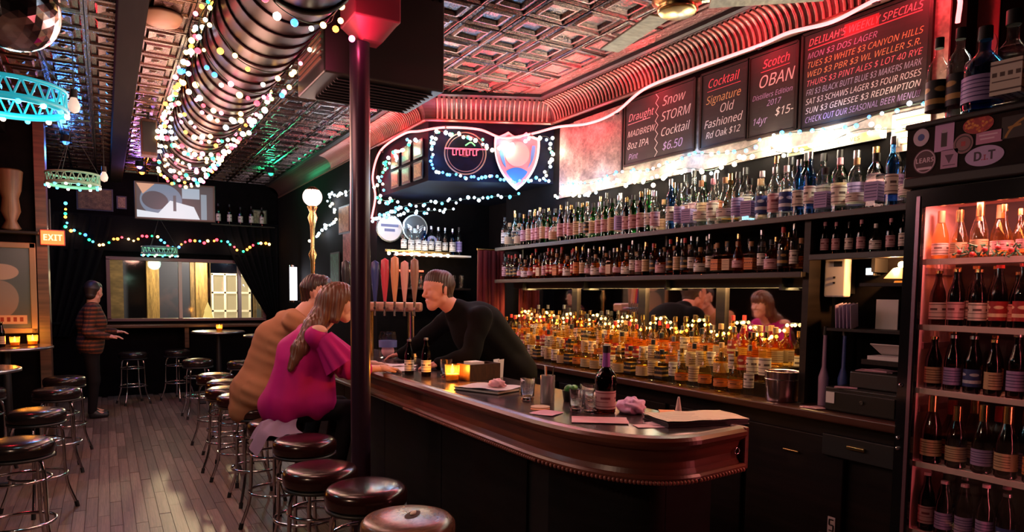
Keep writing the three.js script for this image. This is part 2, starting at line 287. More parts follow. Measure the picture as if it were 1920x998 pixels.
// ---------- the bar ----------
const barPath = [[1.68, -7.15], [1.68, -6.2], [1.68, -5.2], [1.68, -4.2], [1.68, -3.4], [1.68, -2.8]];
for (let i = 1; i <= 46; i++) { const a = i / 46 * PI / 2, e = 2 / 2.5; barPath.push([2.1 - 0.42 * Math.pow(Math.cos(a), e), -2.8 + 0.81 * Math.pow(Math.sin(a), e)]); }
barPath.push([2.42, -2.03]);
{
  const b = thing('bar_counter', 'long dark wooden bar counter with rounded end and beaded rail', 'bar counter');
  const inner = (o) => sweep(barPath, [[o, 0], [o, 0]], false);   // only for its points
  const off = (o) => { const g = [], n = barPath.length; for (let i = 0; i < n; i++) { const a = barPath[Math.max(0, i - 1)], c = barPath[Math.min(n - 1, i + 1)], l = Math.hypot(c[0] - a[0], c[1] - a[1]); g.push([barPath[i][0] - (c[1] - a[1]) / l * o, barPath[i][1] + (c[0] - a[0]) / l * o]); } return g; };
  const slab = (o, y0, y1, xb) => { const p = off(o); p.push([xb, p[p.length - 1][1]], [xb, -7.15]); const s = new THREE.Shape(p.map(([x, z]) => new THREE.Vector2(x, -z))); return uvm(clean(new THREE.ExtrudeGeometry(s, { depth: y1 - y0, bevelEnabled: false }).rotateX(-PI / 2).translate(0, y0, 0))); };
  obj('bar_top', slab(-0.05, 1.035, 1.068, 2.42), M.barTop, b);
  obj('rail', sweep(barPath, [[-0.075, 1.02], [-0.075, 1.066], [-0.055, 1.079], [-0.03, 1.082], [-0.008, 1.076], [0.004, 1.062], [0.004, 1.045], [-0.006, 1.03], [-0.02, 1.02]]), M.mahogany, b);
  obj('apron', sweep(barPath, [[-0.10, 0.92], [-0.10, 1.025], [-0.02, 1.022], [-0.026, 1.0], [-0.034, 0.97], [-0.03, 0.94], [-0.02, 0.92]]), M.mahogany, b);
  obj('lower_rail', sweep(barPath, [[-0.12, 0.888], [-0.12, 0.92], [-0.004, 0.92], [0.004, 0.91], [0.004, 0.9], [-0.006, 0.888]]), M.mahogany, b);
  const beads = [], o2 = off(0.004); for (let i = 0; i < o2.length - 1; i++) { const [a, c] = [o2[i], o2[i + 1]], L = Math.hypot(c[0] - a[0], c[1] - a[1]), n = Math.max(1, Math.round(L / 0.021)); if (a[1] < -4.3) continue; for (let k = 0; k < n; k++) beads.push(new THREE.SphereGeometry(0.0095, 6, 5).translate(a[0] + (c[0] - a[0]) * k / n, 0.894, a[1] + (c[1] - a[1]) * k / n)); }
  const bm = obj('beading', beads, M.bead, b); bm.userData.kind = 'stuff';
  obj('carcass', slab(-0.19, 0.02, 1.034, 2.36), M.black, b);
  const inP = off(-0.175);
  const seg = (i0, i1, z0, z1) => { let pts = inP.slice(i0, i1 + 1); if (z0 !== undefined) pts = [[inP[0][0], z0], [inP[0][0], z1]]; return sweep(pts, [[-0.012, 0.06], [-0.012, 0.885], [0, 0.885], [0, 0.06]]); };
  for (const [z0, z1] of [[-7.15, -6.1], [-6.09, -5.05], [-5.04, -4.0], [-3.99, -2.95]]) obj('front_panel', seg(0, 0, z0, z1), M.barFront, b);
  obj('front_panel', seg(6, barPath.length - 1), M.barFront, b);
  obj('end_cap', uvm(rbx(0.03, 0.19, 0.09, 0.008, 2.425, 0.985, -2.075)), M.mahogany, b);
  obj('hook', [torus(0.014, 0.003, 0, 0, 0).rotateX(PI / 2).translate(2.38, 0.975, -2.045)], M.chrome, b);
  obj('foot_rail', tube([[1.66, 0.2, -7.1], [1.66, 0.2, -5], [1.66, 0.2, -2.9], [1.75, 0.2, -2.3], [2.05, 0.2, -1.98], [2.4, 0.2, -2.0]], 0.022, 40, 8), M.brass, b);
  obj('inner_shelf', uvm(span(2.36, 2.56, 0.86, 0.89, -7.0, -2.2)), M.steel, b);
}
// ---------- steel column, its head, the ceiling unit ----------
{
  const c = thing('support_column', 'tall round maroon steel column between stools and bar', 'column', [1.235, 0, -3.75]);
  obj('shaft', cy(0.055, 0.055, 3.02, 0, 0, 0, 28), M.pole, c);
  obj('base_plate', rbx(0.22, 0.02, 0.22, 0.006, 0, 0.012, 0), M.pole, c);
  obj('column_head', [rbx(0.26, 0.22, 0.26, 0.012, 0.05, 3.22, 0.03), new THREE.CylinderGeometry(0.18, 0.075, 0.1, 4).rotateY(PI / 4).translate(0.05, 3.07, 0.03), span(-0.1, 0.2, 3.33, 3.475, -0.12, 0.18)], std([0.32, 0.03, 0.07], 0.5), c);
  obj('bulb', sph(0.017, -0.075, 3.0, 0.1, 12, 8), glow([1, 0.1, 0.25], 14), c); lamp(RGB(1, 0.08, 0.2), 0.3, [1.13, 3.0, -3.57], 1);
}
{
  const a = thing('ceiling_unit', 'big black boxed air unit hung from ceiling beside the column', 'air unit', [1.475, 2.9, -4.28]);
  obj('housing', rbx(0.75, 0.57, 0.62, 0.012, 0, 0.292, 0), std([0.012, 0.008, 0.009], 0.45), a);
  for (let i = 0; i < 9; i++) obj('louvre', bx(0.6, 0.006, 0.04).rotateX(0.5).translate(0.02, 0.0, -0.24 + i * 0.06), std([0.05, 0.04, 0.045], 0.35, 0.4), a);
  obj('side_vent', [0, 1, 2, 3, 4].map((i) => bx(0.012, 0.012, 0.5, -0.378, 0.1 + i * 0.035, 0)), std([0.3, 0.11, 0.07], 0.4, 0.2), a);
}
{
  const p = thing('speaker_box', 'slim brown speaker box hung from ceiling beside the duct', 'speaker', [0.42, 3.02, -8.0]);
  obj('cabinet', rbx(0.15, 0.36, 0.16, 0.01, 0, 0.18, 0), std([0.13, 0.05, 0.03], 0.5, 0, { map: grain }), p); obj('grille', rbx(0.12, 0.3, 0.01, 0.003, 0, 0.18, 0.084), M.black, p); obj('hanger', rod([0, 0.36, 0], [0, 0.435, 0], 0.01), M.black, p);
}
// ---------- duct ----------
const DX = 0.79, DY = 3.16, DR = 0.245;
{
  const d = thing('air_duct', 'large round spiral metal duct wrapped in coloured string lights', 'duct', [DX, DY, 0]);
  obj('shell', new THREE.CylinderGeometry(DR, DR, 7.5, 40, 1, true).rotateX(PI / 2).translate(0, 0, -5.05), M.duct, d);
  obj('end_cap', new THREE.CircleGeometry(DR, 40).rotateY(PI).translate(0, 0, -8.8), M.duct, d);
  for (let i = 0; i < 42; i++) obj('seam', new THREE.TorusGeometry(DR + 0.003, 0.007, 5, 36).translate(0, 0, -1.4 - i * 0.18), M.duct, d);
  for (const z of [-3.2, -5.4, -7.6]) obj('hanger_strap', [new THREE.TorusGeometry(DR + 0.008, 0.012, 4, 36).translate(0, 0, z), rod([-DR, 0, z], [-DR, 0.34, z], 0.008), rod([DR, 0, z], [DR, 0.34, z], 0.008)], M.black, d);
}
// ---------- bar stools ----------
function makeStool(name, label, group, seatMat, H = 0.77) {
  const s = thing(name, label, 'stool', [0, 0, 0], 0, group);
  obj('seat', lathe([[0, H], [0.08, H - 0.001], [0.14, H - 0.006], [0.172, H - 0.016], [0.187, H - 0.032], [0.19, H - 0.055], [0.187, H - 0.085], [0.178, H - 0.1], [0, H - 0.1]], 36), seatMat, s);
  obj('seat_band', lathe([[0.178, H - 0.118], [0.186, H - 0.114], [0.187, H - 0.1], [0.17, H - 0.099], [0.0, H - 0.099], [0, H - 0.118], [0.178, H - 0.118]], 36), M.black, s);
  for (let k = 0; k < 4; k++) {
    const a = PI / 4 + k * PI / 2, c = Math.cos(a), q = Math.sin(a), P = (r, y) => [r * c, y, r * q];
    obj('leg', tube([P(0.12, H - 0.115), P(0.155, H - 0.16), P(0.165, H - 0.3), P(0.17, 0.3), P(0.185, 0.18), P(0.235, 0.03)], 0.0115, 16, 7), M.chrome, s);
    obj('leg_tip', rod(P(0.232, 0.045), P(0.242, 0.001), 0.015, 8, 0.015), M.rubber, s);
  }
  obj('foot_ring', torus(0.182, 0.0105, 0, 0.27, 0, 7, 36), M.chrome, s);
  obj('upper_ring', torus(0.165, 0.009, 0, H - 0.24, 0, 7, 32), M.chrome, s);
  return s;
}
const stool0 = makeStool('bar_stool', 'maroon-seated chrome bar stool standing right in front of the column', undefined, M.seat);
stool0.position.set(1.02, 0, -3.02); stool0.rotation.y = 0.3;
dup(stool0, [0.93, 0, -3.47], 0.9, 'maroon-seated chrome bar stool on the aisle side of the column');
dup(stool0, [1.03, 0, -4.2], 0.2, 'maroon-seated chrome bar stool between the column and the magenta blouse');
dup(stool0, [1.0, 0, -4.88], 0.5, 'chrome bar stool under the person in the magenta blouse', null).userData.group = undefined;
dup(stool0, [1.0, 0, -5.62], 0.1, 'chrome bar stool under the person in the tan jacket').userData.group = undefined;
for (const [x, z, r] of [[0.98, -6.25, 0.5], [0.95, -6.75, 1.1], [1.02, -7.3, 0.3], [1.0, -7.95, 0.8]]) dup(stool0, [x, 0, z], r, 'chrome bar stool with maroon seat in the empty row past the seated couple', 'empty stools past the couple');
{
  const t = makeStool('bar_stool', 'bar stool with worn tan seat split in the middle, near the bar end', undefined, M.seatTan);
  t.position.set(1.02, 0, -2.51); t.rotation.y = 0.8;
  obj('tear', [lathe([[0, 0.772], [0.012, 0.7715], [0.022, 0.7725], [0.034, 0.7705]], 14).scale(1.6, 1, 0.8).translate(0.0, 0, 0.02)], std([0.05, 0.02, 0.015], 0.8), t).userData.label = 'dark split in the vinyl';
  obj('stuffing', sph(0.014, 0, 0, 0).scale(1.7, 0.55, 0.8).translate(0.006, 0.7745, 0.02), std([0.8, 0.72, 0.6], 0.9), t).userData.label = 'pale stuffing showing through the split';
}
const sb = makeStool('bar_stool', 'black-seated chrome bar stool across the aisle, farthest from the framed poster', undefined, M.seatBlack);
sb.position.set(-0.47, 0, -4.9); sb.rotation.y = 0.2;
for (const [x, z, r, lab] of [[-0.46, -6.1, 0.7, 'black-seated bar stool across the aisle, second from the aisle end'], [-0.4, -7.35, 0.1, 'black-seated bar stool on the aisle side of the lower high table'], [-0.97, -6.38, 0.5, 'black-seated bar stool drawn up to the lower high table'], [-0.98, -7.62, 0.9, 'black-seated bar stool between the two poster-side high tables'], [-1.36, -8.2, 0.4, 'black-seated bar stool behind the candlelit poster-side table'], [-0.38, -8.3, 0.4, 'black-seated bar stool on the aisle side of the candlelit table']]) dup(sb, [x, 0, z], r, lab);
for (const [x, z, r] of [[0.32, -11.3, 0.3], [0.92, -11.45, 0.8], [1.02, -9.75, 0.1], [1.5, -9.3, 0.4]]) dup(sb, [x, 0, z], r, 'chrome bar stool with black seat out by the street window', 'stools by the street window');

// ---------- tables ----------
function roundTable(label, x, z, r, h = 1.07) {
  const t = thing('pub_table', label, 'table', [x, 0, z]);
  obj('tabletop', lathe([[0, h - 0.035], [r - 0.02, h - 0.035], [r, h - 0.025], [r, h - 0.008], [r - 0.01, h], [0, h]], 40), std([0.09, 0.06, 0.06], 0.15), t);
  obj('table_edge', lathe([[r - 0.005, h - 0.03], [r + 0.006, h - 0.028], [r + 0.006, h - 0.008], [r - 0.005, h - 0.006]], 40), M.steel, t);
  obj('pedestal', cy(0.035, 0.045, h - 0.05, 0, 0.02, 0), M.black, t);
  obj('base', [0, 1, 2, 3].map((k) => rbx(0.06, 0.035, 0.3, 0.01, 0, 0.018, 0.14).rotateY(k * PI / 2)), M.black, t);
  return t;
}
roundTable('round high table with one candle, near the street window', 1.42, -10.85, 0.36);
roundTable('round high table behind the person in the tan jacket', 1.95, -9.7, 0.36);
roundTable('round high table with candles and a beer bottle by the framed poster', -0.88, -8.55, 0.4);
roundTable('lower round high table in front of the framed poster', -0.98, -6.98, 0.36, 1.0);

// ---------- candles ----------
const flame = glow([1, 0.62, 0.2], 14), wax = std([0.9, 0.75, 0.5], 0.5), cupM = glass([1, 0.72, 0.32], 0.15);
function candle(label, x, y, z, s = 1, cd = 0.5, group) {
  const c = thing('candle', label, 'candle', [x, y, z], 0, group);
  obj('glass_cup', lathe([[0, 0.001], [0.034 * s, 0.001], [0.038 * s, 0.006], [0.041 * s, 0.09 * s], [0.039 * s, 0.09 * s], [0.036 * s, 0.012], [0, 0.011]], 22), cupM, c);
  obj('wax', cy(0.033 * s, 0.033 * s, 0.03 * s, 0, 0.013, 0), wax, c);
  obj('flame', lathe([[0, 0.04 * s], [0.009 * s, 0.05 * s], [0.011 * s, 0.06 * s], [0.006 * s, 0.075 * s], [0, 0.092 * s]], 12), flame, c);
  lamp(RGB(1, 0.58, 0.22), cd, [x, y + 0.062 * s, z], 0.6); return c;
}
candle('lit candle in amber glass on the bar beside the wooden caddy', 1.99, 1.068, -4.12, 1.25, 0.75);
candle('lit candle in amber glass on the high table near the window', 1.42, 1.07, -10.75, 1.1, 0.5);
candle('tall-flamed candle in amber glass on the poster-side table', -0.66, 1.07, -8.62, 1.2, 0.8);
candle('candle in amber glass at the wall side of the poster table', -0.8, 1.07, -8.5, 1.1, 0.6);
candle('small candle in amber glass on the lower table before the poster', -0.84, 1.0, -7.1, 1.0, 0.25);

// ---------- window counter, curtains, far wall things ----------
single('window_counter', 'long wooden drink ledge under the street window', 'ledge', uvm(mg([rbx(2.9, 0.05, 0.36, 0.012, 1.1, 1.1, -12.06), ...[-0.2, 1.1, 2.4].map((x) => span(x - 0.03, x + 0.03, 0.75, 1.08, -12.25, -11.95))])), std([0.16, 0.07, 0.035], 0.25, 0, { map: grain }));
function curtain(label, edge, x1, z) {   // edge(y) gives the free edge
  const nx = 34, ny = 26, P = [], I = [], y0 = 0.95, y1 = 2.75;
  for (let j = 0; j <= ny; j++) for (let i = 0; i <= nx; i++) { const y = y0 + (y1 - y0) * j / ny, e = edge(y), u = i / nx; P.push(e + (x1 - e) * u, y, z + 0.035 * Math.sin(u * 46) * (0.4 + 0.6 * (1 - Math.abs(u - 0.5)))); }
  for (let j = 0; j < ny; j++) for (let i = 0; i < nx; i++) { const a = j * (nx + 1) + i; I.push(a, a + 1, a + nx + 1, a + 1, a + nx + 2, a + nx + 1); }
  const g = new THREE.BufferGeometry(); g.setAttribute('position', new THREE.Float32BufferAttribute(P, 3)); g.setIndex(I); g.computeVertexNormals();
  const c = thing('curtain', label, 'curtain');
  obj('drape', clean(g), M.curtain, c); obj('tie_band', torus(0.06, 0.02, (edge(1.2) + x1) / 2, 1.15, z), M.curtain, c); return c;
}
curtain('black curtain drawn aside, on the bar side of the street window', (y) => 1.62 + 0.85 * Math.pow(Math.max(0, (2.75 - y) / 1.7), 1.25), 2.54, -12.12);
curtain('black curtain drawn aside, on the exit side of the street window', (y) => 0.12 - 0.55 * Math.pow(Math.max(0, (2.75 - y) / 1.7), 1.2), -0.95, -12.12);
single('valance', 'dark fabric valance hung along the top of the street window', 'valance', rbx(3.5, 0.56, 0.08, 0.02, 0.82, 2.52, -12.16), M.curtain);
{
  const scr = canvas(256, 128, (c) => { c.fillStyle = '#20343f'; c.fillRect(0, 0, 256, 128); c.fillStyle = '#5f7f99'; c.beginPath(); c.ellipse(80, 60, 70, 62, 0, 0, 7); c.fill(); c.fillStyle = '#d9a184'; c.beginPath(); c.moveTo(0, 0); c.lineTo(60, 0); c.lineTo(20, 40); c.fill(); c.fillStyle = '#1d3a4a'; c.beginPath(); c.ellipse(60, 62, 44, 34, 0.2, 0, 7); c.fill(); c.fillStyle = '#e8f0fa'; c.beginPath(); c.moveTo(0, 100); c.lineTo(70, 110); c.lineTo(110, 60); c.lineTo(190, 80); c.lineTo(210, 128); c.lineTo(0, 128); c.fill(); c.fillStyle = '#7d95a5'; c.fillRect(214, 30, 20, 98); c.fillStyle = '#304b58'; c.fillRect(120, 40, 10, 60); c.fillStyle = '#9fb6c8'; c.fillRect(150, 10, 60, 40); });
  const t = thing('television', 'flat television showing a bluish picture, above the window garland', 'television', [0.74, 2.5, -9.05], -0.12);
  obj('casing', rbx(0.86, 0.44, 0.05, 0.01, 0, 0.2, -0.028), M.black, t);
  obj('screen', new THREE.PlaneGeometry(0.81, 0.39).translate(0, 0.2, 0.001), new THREE.MeshStandardMaterial({ color: 0x000000, emissive: 0xffffff, emissiveMap: scr, emissiveIntensity: 0.85, roughness: 0.5 }), t);
  obj('ceiling_mount', [rod([0, 0.3, -0.06], [0, 0.95, -0.06], 0.02), bx(0.2, 0.2, 0.03, 0, 0.2, -0.06)], M.black, t);
  area(RGB(0.65, 0.8, 1), 0.6, 0.8, 0.38, [0.74, 2.7, -9.0], [0.6, 2.6, -5]);
}
{
  const e = thing('exit_sign', 'glowing red and yellow exit sign beside the framed poster', 'sign', [-0.48, 2.13, -9.02]);
  const tx = canvas(128, 80, (c) => { c.fillStyle = '#ff7a3c'; c.fillRect(0, 0, 128, 80); c.fillStyle = '#ffd9a0'; c.font = 'bold 52px sans-serif'; c.textAlign = 'center'; c.fillText('EXIT', 64, 58); });
  obj('box', rbx(0.23, 0.17, 0.05, 0.008, 0, 0.085, -0.02), std([0.3, 0.05, 0.03], 0.5), e);
  obj('lit_face', new THREE.PlaneGeometry(0.21, 0.145).translate(0, 0.085, 0.0065), new THREE.MeshStandardMaterial({ color: 0x000000, emissive: 0xffffff, emissiveMap: tx, emissiveIntensity: 2.2 }), e);
  obj('bracket', rod([-0.02, 0.17, -0.02], [-0.02, 0.5, -0.02], 0.01), M.black, e);
  lamp(RGB(1, 0.25, 0.1), 0.45, [-0.48, 2.2, -8.9], 2);
}
{
  const p = thing('framed_poster', 'large framed grey poster with pale shapes on the partition', 'poster', [-0.98, 1.2, -9.07]);
  const tx = canvas(128, 200, (c) => { c.fillStyle = '#3f474b'; c.fillRect(0, 0, 128, 200); c.fillStyle = '#8d7a70'; c.beginPath(); c.ellipse(70, 60, 36, 20, 0, 0, 7); c.fill(); c.fillStyle = '#6e6360'; c.beginPath(); c.ellipse(60, 130, 44, 50, 0.3, 0, 7); c.fill(); c.fillStyle = '#a88872'; c.fillRect(8, 168, 112, 22); c.fillStyle = '#712c22'; for (let i = 0; i < 8; i++) c.fillRect(14 + i * 13, 173, 7, 11); });
  obj('print', new THREE.PlaneGeometry(0.56, 0.86).translate(0, 0.46, 0.001), std(0xffffff, 0.25, 0, { map: tx }), p);
  const fm = std([0.22, 0.14, 0.08], 0.35, 0.2);
  for (const [w, h, x, y] of [[0.68, 0.06, 0, 0.92], [0.68, 0.06, 0, 0.0], [0.06, 0.98, 0.31, 0.46], [0.06, 0.98, -0.31, 0.46]]) obj('frame_rail', rbx(w, h, 0.04, 0.008, x, y, 0.0), fm, p);
}
single('wood_totem', 'carved brown wooden post piece above the framed poster', 'ornament', lathe([[0.05, 0], [0.09, 0.02], [0.05, 0.1], [0.09, 0.2], [0.075, 0.34], [0.1, 0.42], [0.12, 0.62], [0.1, 0.64], [0, 0.64]], 16), std([0.24, 0.13, 0.06], 0.5, 0, { map: grain }), [-0.84, 2.27, -9.0]);
single('poster_shelf', 'narrow dark shelf above the framed poster', 'shelf', rbx(1.2, 0.03, 0.2, 0.006, -1.2, 2.253, -9.02), M.shelfWood);
for (const [nm, label, x, y, w, h, c] of [['notice_card', 'small pale notice card on the dark wall beside the television', 2.28, 2.9, 0.2, 0.24, [0.6, 0.52, 0.4]], ['wall_picture', 'brown framed picture above the garland on the exit side', -0.1, 3.02, 0.44, 0.3, [0.28, 0.17, 0.08]], ['small_mask', 'small pale mask hung beside the brown picture', 0.25, 3.0, 0.1, 0.16, [0.5, 0.3, 0.2]]]) {
  const o = thing(nm, label, 'wall picture', [x, y, -12.23]); obj('card', rbx(w, h, 0.015, 0.004), std(c, 0.7, 0, { map: blotch }), o); obj('backing', rbx(w + 0.04, h + 0.04, 0.012, 0.004, 0, 0, -0.008), M.black, o);
}
single('wall_shelf', 'narrow dark shelf of bottles above the window garland', 'shelf', rbx(1.0, 0.025, 0.16, 0.006, 2.0, 2.74, -12.16), M.shelfWood);

// ---------- globe lamp on post, white tube ----------
{
  const g = thing('globe_lamp', 'white glass globe lamp on ornate brass post at far bar end', 'lamp', [1.8, 1.068, -6.95]);
  obj('base', lathe([[0, 0], [0.09, 0], [0.095, 0.015], [0.06, 0.04], [0.035, 0.09], [0.0, 0.1]], 20), M.brass, g);
  obj('post', lathe([[0.02, 0.08], [0.018, 0.5], [0.035, 0.56], [0.018, 0.62], [0.022, 0.9], [0.045, 0.96], [0.02, 1.02], [0.026, 1.25], [0.05, 1.33], [0.03, 1.38], [0.055, 1.44], [0, 1.45]], 16), M.brass, g);
  obj('globe', sph(0.095, 0, 1.535, 0, 24, 16), glow([1, 0.78, 0.72], 1.3, [0.6, 0.6, 0.6]), g);
  obj('globe_cap', lathe([[0.075, 1.592], [0.06, 1.612], [0.03, 1.632], [0, 1.64]], 16), M.brass, g);
  lamp(RGB(1, 0.72, 0.6), 1.6, [1.8, 2.6, -6.95], 4);
}
{
  const t = thing('tube_light', 'upright white tube light beside the dark curtain', 'lamp', [2.45, 1.5, -10.6]);
  obj('tube', [cy(0.055, 0.055, 0.5, 0, 0.03, 0, 16)], glow([0.95, 0.92, 1], 2.4), t); obj('end_cap', [cy(0.062, 0.062, 0.03), cy(0.062, 0.062, 0.03, 0, 0.53, 0)], M.chrome, t); obj('wall_bracket', bx(0.14, 0.03, 0.03, 0.07, 0.015, 0), M.black, t);
  lamp(RGB(0.9, 0.88, 1), 0.9, [2.36, 1.8, -10.55], 3);
}
// ---------- ring pendants, mirror ball, small ceiling fittings ----------
function ringPendant(label, x, y, z, R, color, cd, mat) {
  const p = thing('ring_pendant', label, 'pendant lamp', [x, y, z]);
  obj('upper_ring', torus(R, 0.012, 0, 0.10, 0, 6, 40), mat, p); obj('lower_ring', torus(R * 0.98, 0.02, 0, 0, 0, 6, 40), mat, p);
  const n = 22, zig = []; for (let i = 0; i < n * 2; i++) { const a = i / n * PI, b = (i + 1) / n * PI; zig.push(rod([R * Math.cos(a), i % 2 ? 0.1 : 0.005, R * Math.sin(a)], [R * Math.cos(b), i % 2 ? 0.005 : 0.1, R * Math.sin(b)], 0.006, 5)); }
  obj('zigzag_band', zig, mat, p);
  for (let i = 0; i < 14; i++) { const a = i / 14 * 2 * PI; obj('bulb', sph(0.014, R * Math.cos(a), -0.022, R * Math.sin(a), 8, 6), glowOf[i % 2 ? 'cyan' : 'white'], p); }
  obj('hanger', [0, 1, 2].map((k) => rod([R * Math.cos(k * 2.1), 0.1, R * Math.sin(k * 2.1)], [0, 0.55, 0], 0.003, 4)).concat([rod([0, 0.55, 0], [0, 3.452 - y, 0], 0.004, 5)]), M.black, p);
  if (cd) lamp(color, cd, [x, y - 0.1, z], 5);
}
const teal = glow([0.01, 0.32, 0.42], 0.7, [0.02, 0.4, 0.5]), mint = std([0.16, 0.4, 0.28], 0.4);
ringPendant('turquoise zigzag ring pendant hung over the aisle', -0.42, 2.64, -4.65, 0.26, RGB(0.4, 0.85, 1), 1.2, teal);
ringPendant('pale green zigzag ring pendant further down the aisle', -0.25, 2.7, -8.2, 0.23, RGB(0.5, 1, 0.8), 0.5, mint);
ringPendant('small green ring pendant hung before the street window', 0.72, 2.2, -11.6, 0.24, RGB(0.6, 1, 0.75), 0.6, mint);
{
  const b = thing('mirror_ball', 'mirror ball hanging from the tin ceiling over the aisle', 'mirror ball', [-0.3, 2.82, -3.6]);
  obj('ball', new THREE.IcosahedronGeometry(0.17, 5), std([0.7, 0.65, 0.7], 0.12, 1, { flatShading: true }), b); obj('hanger', rod([0, 0.17, 0], [0, 0.632, 0], 0.006), M.black, b);
}
for (const [label, x, z, l] of [['white bare bulb in a socket hung on cord over the aisle', -0.16, -5.9, 0.42], ['small hanging bulb further along the aisle ceiling', 0.02, -8.8, 0.5]]) {
  const c = thing('hanging_bulb', label, 'lamp', [x, 3.44 - l, z]); obj('cord', rod([0, 0.05, 0], [0, l, 0], 0.004, 5), M.black, c); obj('socket', cy(0.022, 0.026, 0.06, 0, 0, 0, 12), M.black, c);
  obj('bulb', lathe([[0, -0.11], [0.03, -0.095], [0.04, -0.06], [0.03, -0.025], [0.018, 0]], 14), glow([1, 0.7, 0.55], 0.7, [0.5, 0.4, 0.35]), c);
}
single('smoke_detector', 'round cream smoke detector on the tin ceiling', 'smoke detector', lathe([[0, -0.07], [0.05, -0.068], [0.1, -0.055], [0.12, -0.02], [0.125, 0], [0, 0]], 28), std([0.55, 0.32, 0.22], 0.5), [0.36, 3.44, -5.1]);
for (const [label, col, x, z, cd] of [['small blue ceiling spot over the far aisle', 'blue', -0.35, -9.6, 3.0], ['small violet ceiling spot by the far beam', 'violet', 0.45, -10.9, 1.2], ['small amber ceiling spot by the far wall', 'orange', 0.5, -11.4, 0.8], ['small green ceiling spot near the far bar end', 'green', 2.1, -10.4, 1.2], ['small red ceiling spot over the poster tables', 'red', -0.9, -7.2, 2.6]]) {
  const s = thing('ceiling_spot', label, 'lamp', [x, 3.44, z]); obj('can', cy(0.05, 0.06, 0.08, 0, -0.08, 0, 16, true), M.black, s); obj('bulb', sph(0.035, 0, -0.075, 0, 12, 8), glowOf[col], s);
  lamp(glowOf[col].emissive.clone(), cd, [x, 3.22, z], 2);
}
{ // shaded pendant over the near end of the aisle
  const p = thing('pendant_lamp', 'brass shaded pendant lamp over the near end of the aisle', 'pendant lamp', [-1.1, 2.45, -2.3]);
  obj('shade', lathe([[0.05, 0.16], [0.09, 0.14], [0.2, 0.0], [0.205, -0.005]], 28), M.brass, p); obj('bulb', sph(0.05, 0, 0.03, 0, 14, 10), glow([1, 0.74, 0.5], 6), p); obj('cord', rod([0, 0.16, 0], [0, 1.0, 0], 0.005, 6), M.black, p);
  lamp(RGB(1, 0.64, 0.46), 5.4, [-1.1, 2.43, -2.3], 3);
}
// ---------- ceiling fan ----------
{
  const f = thing('ceiling_fan', 'brass ceiling fan with pale wooden blades over the bar end', 'ceiling fan', [2.56, 3.1, -2.68]);
  obj('motor', lathe([[0, 0], [0.09, 0.003], [0.105, 0.02], [0.1, 0.04], [0.13, 0.06], [0.13, 0.13], [0.06, 0.16], [0.03, 0.2], [0, 0.2]], 28), M.brass, f);
  obj('rod', cy(0.015, 0.015, 0.16, 0, 0.19, 0), M.brass, f); obj('canopy', lathe([[0.02, 0.3], [0.06, 0.32], [0.07, 0.352], [0, 0.352]], 20), M.brass, f);
  for (const d of [80, -41, -161]) { const b = obj('blade', [rbx(0.56, 0.012, 0.13, 0.005, 0.44, 0.05, 0)], std([0.42, 0.36, 0.24], 0.5, 0, { map: grain }), f); b.rotation.y = THREE.MathUtils.degToRad(d); b.rotation.x = 0; obj('blade_arm', [bx(0.14, 0.008, 0.03, 0.16, 0.058, 0)], M.brass, b); }
}
